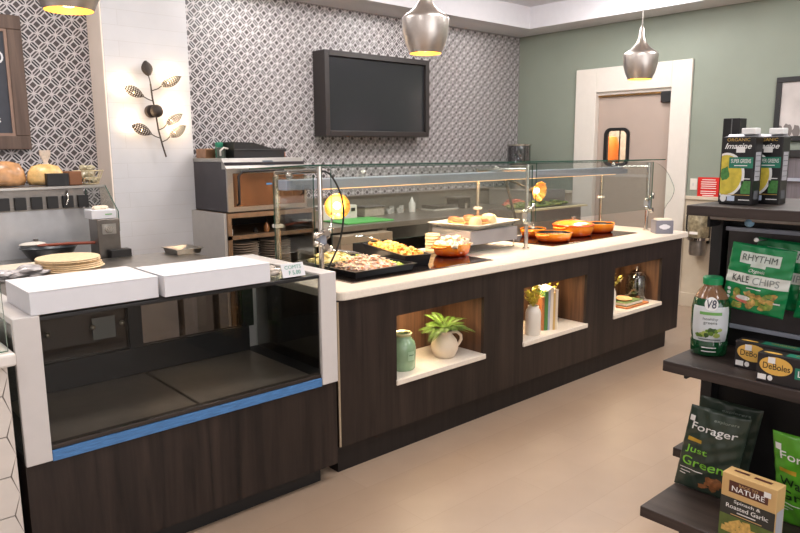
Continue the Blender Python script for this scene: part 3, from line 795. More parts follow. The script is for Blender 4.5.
M_pan = pm('grey_deck_pan', (132, 122, 112), .3, .5, noise=.08)
bx('deck_base', M_black, CX0 + .087, CX1 - .09, CF + .031, CB - .06, .505, .522, dc)
for a, c in ((CX0 + .09, -.706), (-.694, CX1 - .094)):
    bx('deck_pan', M_pan, a, c, CF + .04, CB - .075, .5225, .534, dc, .003)
bx('rear_rail', M_black, CX0 + .087, CX1 - .09, .60, .66, .535, .665, dc, .004)
bx('rear_header', M_black, CX0 + .087, CX1 - .09, .60, .66, .885, .985, dc, .004)
for a in (CX0 + .09, -.765, -.17):
    bx('rear_stile', M_black, a, a + .062, .60, .65, .666, .884, dc)
for a, c in ((CX0 + .153, -.766), (-.702, -.171)):
    bx('rear_glass', glassmat('rear_glass', (205, 200, 195), .08), a, c, .62, .626, .666, .884, dc)
M_mesh = pm('hinge_metal', (190, 180, 160), .3, 1)
for px_ in (-1.12, -.93, -.80):
    B().ball((px_, .59, .80), .012).ob('door_latch', M_mesh, dc, True)
bx('thermometer_tag', pm('grey_tag', (128, 128, 122), .5), -.93, -.83, .592, .598, .74, .84, dc)

# white boxes on top
def bxbox(lab, x0, x1, y0, y1, z, h):
    o = thing('cake_box', lab, 'box', ((x0+x1)/2, (y0+y1)/2, z), 'white boxes on the display case')
    bx('box_base', M_card, x0, x1, y0, y1, z, z + h - .004, o, .002)
    b = B(); b.box(x0 - .001, x1 + .001, y0 - .001, y1 + .001, z + h - .0035, z + h, .001)
    b.ob('box_lid', M_card, o)
bxbox('left of the two long white cardboard boxes on the display case', -1.325, -.878, -.05, .27, 1.031, .082)
bxbox('right of the two long white cardboard boxes, beside the price card', -.862, -.40, -.07, .21, 1.031, .082)
o = thing('price_card', 'small white card with green handwriting beside the right box', 'sign card', (-.27, -.03, 1.031))
Rm = fmat((-.262, -.045, 1.032), (1, 0, 0), (0, .35, 1))
b = B().box(-.058, .058, 0, .062, -.004, 0, .001, Rm); b.ob('card', M_card, o)
B().box(-.05, .05, 0, .004, -.06, -.004, .001, Rm).ob('card_foot', M_clear, o)
mp = flat((-.262, -.045, 1.032), (1, 0, 0), (0, .35, 1))
M_ink = pm('teal_ink', (40, 140, 120), .5)
text('COMTS', 0, .044, .085, .016, mp, M_ink, o); text('F 5.00', .005, .019, .06, .018, mp, M_ink, o, bold=.01)
# clear bag and tan papers behind the card
b = B(); random.seed(5)
for i in range(26): b.ball((-.36 + random.uniform(-.05, .05), .05 + random.uniform(-.05, .12), 1.042 + random.uniform(0, .025)), random.uniform(.012, .022), (1.6, .8, .5), 1, .3)
o = b.ob('crumpled_wrap', pm('wrap_plastic', (196, 186, 176), .15, noise=.3, nscale=60)); tag(o, 'crumpled plastic wrap between the box and the price card', 'plastic wrap')
o = bx('paper_sheet', pm('kraft_sheet', (222, 192, 156), .7), -.42, -.20, .24, .62, 1.031, 1.036); tag(o, 'tan paper sheet lying on the rear of the display case', 'paper')

# ================================================================== HEX TILE COUNTER (left edge)
tcn = thing('tiled_counter', 'white hexagon-tiled counter at the left edge of the picture', 'counter', (-2.2, .3, 0))
bx('counter_core', pm('grout', (140, 131, 123), .8), -3.2, -1.415, -.07, .9, 0, .885, tcn)
bx('counter_slab', pm('white_slab', (226, 220, 214), .3), -3.25, -1.395, -.115, .95, .886, .93, tcn, .008)
b = B(); H_ = .142; R_ = H_ / math.sqrt(3)
for i in range(10):
    for j in range(8):
        cx = -1.398 - R_ + R_ * 1.5 - i * R_ * 1.5; cz = .568 - 4 * H_ + j * H_ + (0 if i % 2 else H_ / 2)
        rr = R_ - .0026
        pts = [(cx + rr * math.cos(PI / 3 * k), cz + rr * math.sin(PI / 3 * k)) for k in range(6)]
        pts = [(min(p[0], -1.417), min(max(p[1], .002), .884)) for p in pts]
        if max(p[1] for p in pts) - min(p[1] for p in pts) < .01: continue
        b.prism(pts, .006, fmat((0, -.0702, 0), (1, 0, 0), (0, 0, 1)))
b.ob('hexagon_tiles', pm('white_hex_tile', (214, 206, 198), .25, noise=.03), tcn)
b = B(); A = [b.b.verts.new(p) for p in ((-1.409, -.08, .931), (-1.412, -.08, 1.16), (-2.4, -.08, 1.16), (-2.4, -.08, .931))]; C_ = [b.b.verts.new(v.co + Vector((0, .012, 0))) for v in A]
b.b.faces.new(A); b.b.faces.new(C_)
for i in range(4): k = (i+1) % 4; f = b.b.faces.new((A[i], A[k], C_[k], C_[i])); f.material_index = 1
b.ob('glass_screen', [M_glass, pm('bright_green_glass_edge', (20, 120, 84), .2)], tcn)


# ================================================================== KITCHEN BEHIND THE CASE
# stainless prep table
tb = thing('prep_table', 'stainless prep table standing behind the display case', 'table', (-.85, 1.25, 0))
bx('tabletop', M_steel, -1.95, -.06, .98, 1.55, .925, .965, tb, .004)
for x, y in ((-1.9, 1.02), (-.11, 1.02), (-1.9, 1.5), (-.11, 1.5), (-1.0, 1.5)):
    B().cyl((x, y, 0), (x, y, .925), .019).ob('leg', M_steeld, tb, True)
# folded sheet pan
o = opentray('sheet_pan', 'empty steel pan on the prep table in front of the column', -.18, -.02+.0, 1.35, 1.55, .966, .03, .003, .01, M_steel, 0, .008)
# wrapped tortillas and plastic
b = B(); random.seed(8)
for i in range(9): b.lathe([(0, 0), (.15, 0), (.155, .004), (.15, .009), (0, .009)], (-.83 + random.uniform(-.01, .01), 1.19 + random.uniform(-.01, .01), .966 + i * .0092), 28)
o = b.ob('tortilla_stack', pm('tortilla', (238, 210, 168), .6, noise=.12, nscale=50), None, True); tag(o, 'stack of pale flour tortillas behind the left white box', 'tortillas', kind='stuff')
b = B()
for i in range(24): b.ball((-1.16 + random.uniform(-.18, .16), 1.12 + random.uniform(-.06, .06), .99 + random.uniform(-.01, .03)), random.uniform(.02, .035), (1.7, .9, .5), 2, .22)
o = b.ob('plastic_wrapper', pm('shiny_wrapper', (196, 190, 190), .15, noise=.5, nscale=18)); tag(o, 'crumpled shiny wrapper on the prep table left of the tortillas', 'wrapper')
o = bx('cutting_board', pm('cream_board', (232, 214, 190), .5), -1.9, -.72, 1.34, 1.53, .966, .99, None, .006); tag(o, 'long cream cutting board on the prep table below the black bowl', 'board')
o = bx('blue_film_roll', pm('blue_box', (48, 78, 130), .5), -1.75, -1.37, 1.05, 1.12, .9665, 1.0, None, .006); tag(o, 'dark blue carton on the prep table at the left edge', 'carton')

# cold station with riser and wire things
st = thing('prep_station', 'stainless prep station with raised shelf against the patterned wall', 'prep station', (-1.3, 2.0, 0))
bx('station_body', M_steeld, -2.6, -.375, 1.64, 2.5, 0, .93, st)
bx('work_surface', M_steel, -2.6, -.365, 1.62, 1.94, .931, .955, st, .003)
bx('splash_panel', pm('grey_splash', (184, 184, 186), .3, .4, noise=.06), -2.6, -.385, 1.94, 1.96, .956, 1.235, st)
bx('knife_rail', M_steeld, -2.6, -.52, 1.9405, 1.96, 1.236, 1.262, st)
for i in range(7, 17):
    bx('knife_slot', M_black, -1.95 + i * .088, -1.89 + i * .088, 1.912, 1.9395, 1.245, 1.318, st, .002)
bx('riser_face', M_steeld, -2.6, -.50, 1.94, 1.97, 1.263, 1.358, st)
bx('riser_shelf', M_steel, -2.6, -.385, 1.90, 2.45, 1.36, 1.378, st, .003)
bpts = [(1.92, 1.375), (2.3, 1.375), (2.3, 1.1), (1.72, 1.1), (1.72, 1.22)]
b = B(); A = [b.b.verts.new((-.378, y, z)) for y, z in bpts]; C_ = [b.b.verts.new((-.372, y, z)) for y, z in bpts]
f = b.b.faces.new(A); f = b.b.faces.new(C_)
for i in range(5):
    j = (i + 1) % 5; f = b.b.faces.new((A[i], A[j], C_[j], C_[i])); f.material_index = 1
b.ob('end_glass', [M_glass, M_glasse], st)
B().cyl((-.70, 1.935, 1.01), (-.70, 1.915, 1.01), .012).ob('tap_knob', M_chrome, st, True)
B().cyl((-.80, 1.92, .96), (-.80, 1.92, 1.07), .014).ob('faucet', M_steeld, st, True)
B().tube([(-.60, 1.93, 1.345), (-.605, 1.90, 1.30), (-.62, 1.895, 1.265)], .006).ob('hook', M_chrome, st, True)
# bowl with wooden spoon
bw = B().lathe([(0, 0), (.10, 0), (.11, .012), (.148, .072), (.16, .08), (.155, .083), (.136, .065), (.10, .015), (0, .012)], (-.77, 1.77, .956), 32, sy=.8).ob('mixing_bowl', pm('black_bowl', (34, 40, 44), .3), None, True)
tag(bw, 'black bowl on the work surface under the splash panel', 'bowl')
o = thing('wooden_spoon', 'reddish wooden spoon resting across the black bowl', 'spoon', (-.74, 1.76, 1.036))
B().tube([(-.78, 1.74, 1.048), (-.68, 1.70, 1.052), (-.53, 1.66, 1.048)], .009, 10).ob('spoon_handle', pm('red_wood', (138, 62, 36), .5), o, True)
B().ball((-.80, 1.755, 1.048), .03, (1.3, .8, .3)).ob('spoon_bowl', pm('red_wood', (138, 62, 36)), o, True)
o = B().ball((-.85, 1.80, 1.054), .05, (1.5, .9, .3)).ob('folded_cloth', pm('cloth', (214, 206, 194), .8), None, True); tag(o, 'pale cloth lying over the rim of the black bowl', 'cloth')
# dispenser unit at right end
o = thing('drink_dispenser', 'tall stainless dispenser with a round dial beside the column', 'dispenser', (-.415, 1.66, .93))
bx('dispenser_housing', pm('dispenser_steel', (122, 116, 110), .3, .8, noise=.1), -.475, -.345, 1.60, 1.75, .956, 1.19, o, .006)
bx('drip_tray', M_black, -.43, -.31, 1.53, 1.598, .956, 1.01, o, .004)
B().cyl((-.415, 1.60, 1.13), (-.415, 1.575, 1.13), .022).ob('dial', M_chrome, o, True)
bx('name_plate', M_steel, -.45, -.37, 1.594, 1.599, 1.10, 1.16, o)
o.location = (-.415, 1.66, .956)
o.location.x -= .07
for c in o.children: c.data.transform(Matrix.Translation((0, 0, -.026)))
o = thing('tissue_box', 'small white tissue box with green print on top of the dispenser', 'tissue box', (-.49, 1.67, 1.1905))
bx('carton', M_card, -.57, -.43, 1.605, 1.735, 1.191, 1.243, o, .003)
mp = flat((-.505, 1.6045, 1.217), (1, 0, 0), (0, 0, 1)); printline(.03, 0, .04, .014, mp, pm('green_ink', (90, 160, 90), .5), o, .0028)
b = B(); random.seed(3)
for i in range(8): b.ball((-.50 + random.uniform(-.03, .03), 1.67 + random.uniform(-.02, .02), 1.252), .02, (1.2, .8, .7), 2, .2)
b.ob('tissues', pm('tissue_paper', (232, 214, 190), .9), o)
# things on the riser shelf
RZ = 1.378
def puff(name, lab, cat, c, sz, mat, n=26, seed=1, r=.035, jit=.2):
    random.seed(seed); b = B()
    for i in range(n): b.ball((c[0] + random.uniform(-1, 1) * (sz[0] - r), c[1] + random.uniform(-1, 1) * (sz[1] - r), c[2] + r * .8 + random.random() * max(0, sz[2] - 1.6 * r)), r * random.uniform(.7, 1.15), (1.25, 1, .8), 2, jit)
    o = b.ob(name, mat, None); return tag(o, lab, cat)
def bag(x, w, h, hf, lab, matname, col, seed, tuft):
    random.seed(seed)
    o = thing('bread_bag', lab, 'bread bag', (x, 2.08, RZ))
    b = B(); n = 22
    prof = [(0, 0), (w * .9, .005), (w, h * .25), (w * .96, h * .6), (w * .7, h * .9), (w * .25, h)]
    b.lathe(prof, (x, 2.08, RZ + .001), 28, sy=.62)
    for v in b.b.verts: v.co += Vector((random.uniform(-1, 1), random.uniform(-1, 1), 0)) * .006
    b.ob('bag_body', pm(matname, col, .25, noise=.35, nscale=22), o, True, 80)
    if tuft:
        B().lathe([(w * .2, h * .97), (w * .12, h * 1.1), (w * .3, h * 1.4), (w * .32, hf), (w * .1, hf * .99)], (x + .01, 2.08, RZ), 16, sy=.5).ob('bag_twist', pm('clear_twist', (222, 204, 186), .2, noise=.3, nscale=40), o, True, 80)
bag(-.675, .105, .13, .215, 'bulging clear bag of yellow bread with a twisted top', 'bread_in_bag', (226, 184, 118), 4, True)
bag(-.90, .115, .15, .16, 'crinkled clear bag of brown rolls at the left edge', 'rolls_in_bag', (196, 146, 100), 6, False)
o = thing('napkin_holder', 'black open-front holder on the raised shelf', 'holder', (-.60, 2.0, RZ))
bx('holder_body', M_black, -.70, -.575, 1.95, 2.0, RZ, RZ + .075, o, .004)
bx('holder_base', pm('walnut_base', (120, 76, 46), .5), -.572, -.495, 1.96, 2.1, RZ, RZ + .085, o, .006)
o = thing('wicker_basket', 'wire basket of clear bags at the right end of the raised shelf', 'basket', (-.43, 2.08, RZ))
b = B()
for k in range(14):
    a = 2 * PI * k / 14; b.tube([(-.425 + .055 * math.cos(a), 2.06 + .055 * math.sin(a), RZ), (-.425 + .09 * math.cos(a), 2.06 + .075 * math.sin(a), RZ + .085)], .0025, 6)
for h, r in ((.004, .056), (.04, .072), (.085, .09)):
    b.tube([(-.425 + r * math.cos(2*PI*t/20), 2.06 + r * .85 * math.sin(2*PI*t/20), RZ + h) for t in range(21)], .003, 6)
b.ob('wire_frame', pm('straw_wire', (196, 178, 140), .4), o)
puff('clear_bags', 'clear crinkled bags inside the wire basket', 'bags', (-.425, 2.06, RZ + .006), (.06, .05, .12), pm('crinkled_clear', (190, 180, 150), .2, noise=.4, nscale=40), 14, 9, .024)

# ================================================================== OVEN STAND
os_ = thing('oven_stand', 'steel stand with open shelves under the oven', 'stand', (.88, 2.35, 0))
bx('stand_side', pm('grey_side_panel', (176, 172, 168), .5, noise=.04), .475, .497, 2.0, 2.74, 0, 1.13, os_)
b = B(); b.box(.498, 1.27, 1.985, 2.02, 1.095, 1.13); b.box(.498, 1.27, 1.985, 2.02, .935, .965); b.box(.498, .53, 1.985, 2.02, 0, 1.095); b.box(1.24, 1.27, 1.985, 2.02, 0, 1.095)
b.box(.498, 1.27, 2.02, 2.74, 1.112, 1.13); b.box(.498, 1.27, 2.02, 2.74, .94, .96); b.box(.498, 1.27, 2.02, 2.74, .40, .42); b.box(1.25, 1.27, 2.02, 2.74, 0, 1.1)
b.ob('shelf_frame', pm('warm_steel', (158, 132, 108), .35, .8, noise=.15), os_)
bx('stand_back', M_black, .50, 1.25, 2.70, 2.72, .42, 1.11, os_)
for i, x in enumerate((.70, .985)):
    o = thing('plate_stack', ('left', 'right')[i] + ' stack of white plates on the lower shelf of the oven stand', 'plates', (x, 2.15, .42), 'plate stacks in the oven stand')
    b = B()
    for k in range(25): b.lathe([(0, 0), (.07, 0), (.125, .012), (.127, .014), (.07, .006), (0, .005)], (x, 2.15, .4205 + k * .019), 24)
    b.ob('plates', pm('white_porcelain', (236, 228, 220)), o, True)
for i, (x, h) in enumerate(((.585, .05), (.80, .035), (.90, .07))):
    o = B().lathe([(0, 0), (.02, 0), (.022, h * .6), (.012, h * .8), (.012, h), (0, h)], (x, 2.12, .9605), 16).ob('small_bottle', (M_white, M_black, pm('amber', (150, 96, 50), .3))[i], None, True)
    tag(o, ('small white bottle', 'low black bottle', 'amber bottle')[i] + ' on the upper shelf of the oven stand', 'bottle', 'bottles in the oven stand')
# oven
ov = thing('countertop_oven', 'stainless oven with a copper reflection painted on its door window on the steel stand', 'oven', (.88, 2.35, 1.131))
OX0, OX1, OY = .512, 1.195, 1.99
b = B(); b.box(OX0, OX1, OY + .02, 2.72, 1.135, 1.50, .004); b.ob('oven_body', pm('dark_oven_side', (62, 58, 62), .3, .4, noise=.2, nscale=6), ov)
bx('oven_top', M_steel, OX0 - .004, OX1 + .004, OY + .07, 2.72, 1.5005, 1.528, ov, .004)
pts = [(0, 0), (.075, .062), (.075, .07), (.07, .07), (-.005, .005)]
b = B(); prof = [(OY, 1.455), (OY + .07, 1.525), (OY + .07, 1.45), (OY, 1.45)]
A = [b.b.verts.new((OX0 - .004, y, z)) for y, z in prof]; C_ = [b.b.verts.new((OX1 + .004, y, z)) for y, z in prof]
b.b.faces.new(A); b.b.faces.new(C_)
for i in range(4): j = (i+1) % 4; b.b.faces.new((A[i], A[j], C_[j], C_[i]))
b.ob('control_panel', M_steel, ov)
mp = flat((.90, OY + .035, 1.49), (1, 0, 0), (0, 1, 1))
patch(-.02, 0, .09, .05, mp, pm('control_screen', (70, 84, 96), .2), ov, 'control_screen', .0015); patch(-.2, 0, .18, .008, mp, M_chrome, ov, 'logo_strip', .0015)
fr = B(); fr.box(OX0, OX0 + .045, OY, OY + .02, 1.14, 1.449); fr.box(OX1 - .02, OX1, OY, OY + .02, 1.14, 1.449); fr.box(OX0 + .045, OX1 - .02, OY, OY + .02, 1.42, 1.449); fr.box(OX0 + .045, OX1 - .02, OY, OY + .02, 1.14, 1.175)
fr.ob('door_frame', M_steel, ov)
bx('door_window', M_ovenrefl, OX0 + .0455, OX1 - .0205, OY + .002, OY + .02, 1.1755, 1.4195, ov)
B().tube([(OX0 + .075, OY - .001, 1.19), (OX0 + .075, OY - .03, 1.20), (OX0 + .075, OY - .03, 1.40), (OX0 + .11, OY - .03, 1.432), (OX0 + .46, OY - .03, 1.44)], .009).ob('door_handle', M_black, ov, True)
B().tube([(OX1 - .05, OY - .001, 1.24), (OX1 - .05, OY - .03, 1.25), (OX1 - .05, OY - .03, 1.33), (OX1 - .05, OY - .001, 1.34)], .008).ob('side_catch', M_black, ov, True)
patch(0, 0, .05, .012, flat((.86, OY + .0015, 1.335), (1, 0, 0), (0, 0, 1)), pm('blue_sticker', (70, 140, 200), .4), ov, 'blue_sticker')
OT = 1.528
o = thing('steam_pan', 'small copper-brown pan at the left on top of the oven', 'pan', (.56, 2.4, OT)); B().box(.518, .60, 2.32, 2.48, OT, OT + .072, .004).ob('pan_body', pm('copper_pan', (150, 112, 84), .3, .8, noise=.2), o)
o = thing('pitcher', 'white-rimmed pitcher between the copper pan and the black bin', 'pitcher', (.60, 2.23, OT))
B().lathe([(0, 0), (.032, 0), (.034, .06), (.037, .078), (.03, .08), (0, .07)], (.60, 2.23, OT), 20).ob('pitcher_body', pm('grey_green', (84, 92, 84), .4), o, True)
B().tube([(.575, 2.195, OT + .02), (.567, 2.18, OT + .055), (.595, 2.178, OT + .078), (.635, 2.19, OT + .07)], .007).ob('pitcher_handle', M_trim, o, True)
o = B().box(.60, .655, 2.29, 2.33, OT, OT + .12, .01).ob('green_sponge', pm('teal_sponge', (40, 120, 92), .8)); tag(o, 'teal green sponge pack behind the pitcher on the oven', 'sponge')
o = thing('storage_bin', 'stepped black plastic bin on top of the oven', 'bin', (.88, 2.25, OT))
b = B(); pr = [(.66, 0), (1.10, 0), (1.10, .072), (.98, .072), (.83, .115), (.66, .12)]
A = [b.b.verts.new((x, 2.14, OT + z + .0005)) for x, z in pr]; C_ = [b.b.verts.new((x, 2.36, OT + z + .0005)) for x, z in pr]
b.b.faces.new(A); b.b.faces.new(C_)
for i in range(6): j = (i+1) % 6; b.b.faces.new((A[i], A[j], C_[j], C_[i]))
b.ob('bin_body', M_black, o); bx('bin_edge', pm('bin_grey', (60, 60, 62), .4), .662, 1.098, 2.133, 2.139, OT + .06, OT + .068, o)
o = thing('kitchen_brush', 'black brush with a tan head lying right of the black bin', 'brush', (1.15, 2.28, OT))
B().box(1.13, 1.20, 2.26, 2.30, OT + .045, OT + .07, .006).ob('brush_handle', M_black, o); B().box(1.112, 1.18, 2.25, 2.31, OT, OT + .044, .006).ob('brush_head', pm('tan_bristle', (170, 110, 80), .8), o)

# ================================================================== BACK COUNTER
BZ = .962; BF = 1.93
bc = thing('back_counter', 'long stainless work counter along the patterned wall', 'counter', (2.9, 2.35, 0))
M_ctop = pm('counter_steel', (150, 142, 132), .3, .75, noise=.08)
bx('worktop', M_ctop, 1.29, 4.15, BF, 2.76, BZ - .045, BZ, bc, .004)
bx('backsplash', pm('splash_steel', (140, 136, 126), .35, .6, noise=.06), 1.29, 4.78, 2.762, 2.786, BZ, 1.13, bc)
bx('backsplash_ledge', M_ctop, 1.29, 4.78, 2.74, 2.786, 1.131, 1.145, bc)
for x in (1.31, 1.95, 2.56, 3.10, 3.62, 4.1):
    bx('leg', M_ctop, x, x + .05, BF + .03, BF + .08, 0, BZ - .046, bc)
bx('rear_panel', M_black, 1.32, 4.12, 2.5, 2.52, .05, BZ - .05, bc)
bx('undershelf', M_steeld, 1.36, 4.09, BF + .09, 2.49, .3, .32, bc)
o = thing('undercounter_cooler', 'low steel cooler with a dark window under the back counter', 'cooler', (1.66, 2.0, 0))
bx('cooler_body', pm('cooler_tan', (168, 150, 130), .4, .5, noise=.08), 1.38, 1.93, 1.80, 1.925, .40, .90, o, .004) 
bx('cooler_window', M_black, 1.50, 1.86, 1.79, 1.799, .50, .84, o)
bx('cooler_base', M_black, 1.40, 1.91, 1.82, 1.92, 0, .40, o)
# on the counter
o = thing('green_cutting_board', 'bright green cutting board on the back counter', 'cutting board', (1.88, 2.2, BZ))
bx('board', pm('green_poly', (84, 168, 84), .5), 1.62, 2.14, 2.02, 2.38, BZ, BZ + .012, o, .004); 
o = thing('label_printer', 'white countertop machine with a small dark port behind the green board', 'machine', (1.85, 2.5, BZ))
bx('machine_body', pm('offwhite_machine', (206, 200, 190), .4), 1.66, 2.04, 2.42, 2.60, BZ, BZ + .125, o, .006); bx('machine_port', M_black, 1.97, 2.01, 2.41, 2.419, BZ + .07, BZ + .10, o)
bx('machine_lid', M_steeld, 1.50, 1.655, 2.42, 2.6, BZ, BZ + .1, o, .004)
o = thing('food_container', 'clear grey square container right of the white machine', 'container', (2.27, 2.55, BZ))
bx('container_body', pm('smoky_plastic', (160, 152, 138), .2, noise=.1), 2.15, 2.39, 2.44, 2.6, BZ, BZ + .085, o, .008); bx('container_lid', M_steeld, 2.14, 2.40, 2.43, 2.61, BZ + .0855, BZ + .097, o, .003)
random.seed(6)
gl = ['leftmost', 'second', 'third', 'rightmost']
for i in range(4):
    x = 2.54 + i * .065
    o = B().lathe([(0, .003), (.022, 0), (.026, .05 + .02 * (i % 2)), (.024, .05 + .02 * (i % 2))], (x, 2.55 + .03 * (i % 2), BZ), 18).ob('drinking_glass', pm('cup_plastic', (196, 194, 186), .1, noise=.3, trans=.3), None, True)
    tag(o, gl[i] + ' of the four little clear glasses on the back counter', 'glass', 'little glasses on the back counter')
o = thing('squeeze_bottle', 'clear squeeze bottle with pointed tip on the back counter', 'bottle', (2.85, 2.55, BZ))
B().lathe([(0, 0), (.035, 0), (.037, .08), (.03, .1), (0, .1)], (2.85, 2.55, BZ), 20).ob('bottle_body', pm('milky_plastic', (200, 198, 190), .25), o, True)
B().lathe([(.022, .1), (.02, .112), (.005, .15), (0, .15)], (2.85, 2.55, BZ), 16).ob('bottle_tip', pm('milky_plastic', (200, 198, 190)), o, True)
o = thing('clear_tray', 'shallow clear plastic tray right of the squeeze bottle', 'tray', (3.2, 2.5, BZ))
bx('tray_base', pm('pale_plastic', (188, 184, 174), .2), 3.02, 3.38, 2.40, 2.60, BZ, BZ + .02, o, .006); bx('tray_lid', M_clear, 3.025, 3.375, 2.405, 2.595, BZ + .0205, BZ + .06, o, .01)
o = thing('coffee_grinder', 'black grinder with clear cup on the back counter', 'grinder', (3.5, 2.55, BZ))
bx('grinder_body', M_black, 3.42, 3.62, 2.45, 2.62, BZ, BZ + .11, o, .01); B().cyl((3.51, 2.42, BZ), (3.51, 2.42, BZ + .06), .02).ob('grinder_cup', M_chrome, o, True)
bx('grinder_top', M_steeld, 3.40, 3.64, 2.44, 2.63, BZ + .1105, BZ + .125, o, .004)
# salad cooler with greens (right)
sc_ = thing('salad_station', 'raised steel station holding leafy greens and red onions', 'salad station', (4.1, 2.2, 0))
bx('station_base', M_ctop, 3.30, 4.45, 1.62, 1.925, 0, .99, sc_, .004)
bx('station_rim', M_steel, 3.30, 4.45, 1.62, 1.925, .9905, 1.0, sc_)
bx('cutting_shelf', pm('pale_board', (206, 190, 150), .5), 3.30, 4.45, 1.54, 1.619, .985, 1.0, sc_)
pile(None, 'leafy_greens', 'leafy greens along the front of the salad station', 'greens', 120, .5, .1, 0, .05, .022, foodmat('greens', [(86, 104, 48), (112, 128, 58), (140, 140, 74), (70, 82, 44)], 40), (3.85, 1.75, 1.0), 0, (1.5, .8, .5))
pile(None, 'red_peppers', 'heap of red chopped peppers behind the greens', 'peppers', 60, .16, .05, 0, .07, .02, foodmat('reds', [(176, 84, 66), (150, 64, 52), (196, 116, 90)], 40), (3.62, 1.86, 1.01), 0, (1.3, .8, .6))
o = thing('steel_refrigerator', 'low grey steel cabinet right of the salad station', 'cabinet', (4.55, 2.35, 0))
bx('cabinet_body', pm('grey_cabinet', (142, 140, 134), .35, .4, noise=.05), 4.20, 4.70, 2.0, 2.70, 0, 1.135, o, .006)
bx('cabinet_door', M_steeld, 4.24, 4.66, 1.988, 1.999, .1, 1.05, o, .003)
B().cyl((4.62, 1.975, .7), (4.62, 1.975, .95), .008).ob('cabinet_handle', M_chrome, o, True)
o = thing('beverage_tank', 'clear ribbed drink tank with a metal rim by the room corner', 'drink tank', (4.36, 2.4, 1.135))
B().cyl((4.36, 2.4, 1.136), (4.36, 2.4, 1.40), .10, n=28).ob('tank_base', M_steeld, o, True)
B().lathe([(.13, .27), (.135, .28), (.135, .48), (.13, .485)], (4.36, 2.4, 1.135), 28).ob('tank_body', glassmat('smoky_tank', (186, 188, 192), .3), o, True)
B().lathe([(.137, .484), (.142, .49), (.142, .5), (.1, .505), (0, .507)], (4.36, 2.4, 1.135), 28).ob('tank_rim', M_chrome, o, True)
B().lathe([(0, .262), (.132, .262), (.136, .27), (.13, .278)], (4.36, 2.4, 1.135), 28).ob('tank_band', M_chrome, o, True)

# ================================================================== ON THE WALLS
# television
tv = thing('wall_television', 'black screen in a deep espresso wooden frame on the patterned wall', 'television', (2.57, 2.74, 1.7))
tx0, tx1, tz0, tz1, ty = 1.843, 3.148, 1.710, 2.470, 2.60
f = B(); fw = .05
f.box(tx0, tx0 + fw, ty, 2.786, tz0, tz1, .004); f.box(tx1 - fw, tx1, ty, 2.786, tz0, tz1, .004); f.box(tx0 + fw, tx1 - fw, ty, 2.786, tz1 - fw, tz1, .004); f.box(tx0 + fw, tx1 - fw, ty, 2.786, tz0, tz0 + fw, .004)
f.ob('wooden_frame', M_espresso, tv)
bx('screen', pm('tv_glass', (38, 39, 42), .16, spec=.6), tx0 + fw, tx1 - fw, ty + .03, ty + .045, tz0 + fw, tz1 - fw, tv)
bx('bezel', M_espresso, tx0 + fw, tx1 - fw, ty + .046, 2.785, tz0 + fw, tz1 - fw, tv)
# menu board
mb = thing('menu_board', 'chalkboard menu in a wide brown wooden frame at the top left', 'menu board', (-1.2, 2.76, 1.6))
mz0, mz1, mx1 = 1.60, 2.487, -.567
f = B(); mw = .092
f.box(-2.2, mx1, 2.735, 2.786, mz1 - mw, mz1, .006); f.box(-2.2, mx1, 2.735, 2.786, mz0, mz0 + mw, .006); f.box(mx1 - mw, mx1, 2.735, 2.786, mz0 + mw, mz1 - mw, .006); f.box(-2.2, -2.2 + mw, 2.735, 2.786, mz0 + mw, mz1 - mw, .006)
f.ob('board_frame', M_frame, mb)
f = B(); e = .018
f.box(mx1 - mw - e, mx1 - mw, 2.742, 2.78, mz0 + mw, mz1 - mw); f.box(-2.2 + mw, mx1 - mw - e, 2.742, 2.78, mz1 - mw - e, mz1 - mw); f.box(-2.2 + mw, mx1 - mw - e, 2.742, 2.78, mz0 + mw, mz0 + mw + e)
f.ob('inner_bead', pm('tan_bead', (140, 112, 96), .5), mb)
bx('slate', pm('slate_board', (56, 58, 66), .6, noise=.08), -2.07, mx1 - mw - e, 2.755, 2.785, mz0 + mw + e, mz1 - mw - e, mb)
mp = flat((-.68, 2.7545, 2.17), (1, 0, 0), (0, 0, 1)); M_chalk = pm('chalk', (222, 222, 224), .8)
text('O', -.045, .04, .075, .085, mp, M_chalk, mb, bold=.01); text('S', -.073, -.375, .028, .032, mp, M_chalk, mb, bold=.01)

# leaf wall light on the column
wl = thing('leaf_wall_lamp', 'dark metal branch lamp with pierced leaves glowing on the white column', 'wall lamp', (.21, 2.50, 1.876))
CYc = 2.519; M_iron = pm('dark_iron', (62, 52, 46), .6, .2, noise=.15)
def P(px, py, dy=.05):  # lamp coordinates measured on the column face
    return Vector((.205 + (px - 152) * .0077, CYc - dy, 1.872 + (111 - py) * .0072))
B().tube([P(150, 84), P(151, 98), P(153, 111), P(155, 130), P(158, 145), P(161, 157)], .0065, 8).ob('stem', M_iron, wl, True)
B().ball(P(153, 111, .075), .046, sub=3).cyl(P(151, 111, .0), P(151, 111, .04), .046, n=28).ob('ball_hub', M_iron, wl, True)
leaves = [((150, 84), (146, 62), 0, .03), ((150.6, 91), (180, 75), 1, .026), ((151.4, 101), (124, 88), 1, .026), ((155, 130), (179, 113), 1, .026), ((156.6, 138), (129, 125), 1, .028), ((157.5, 142), (182, 125), 1, .028)]
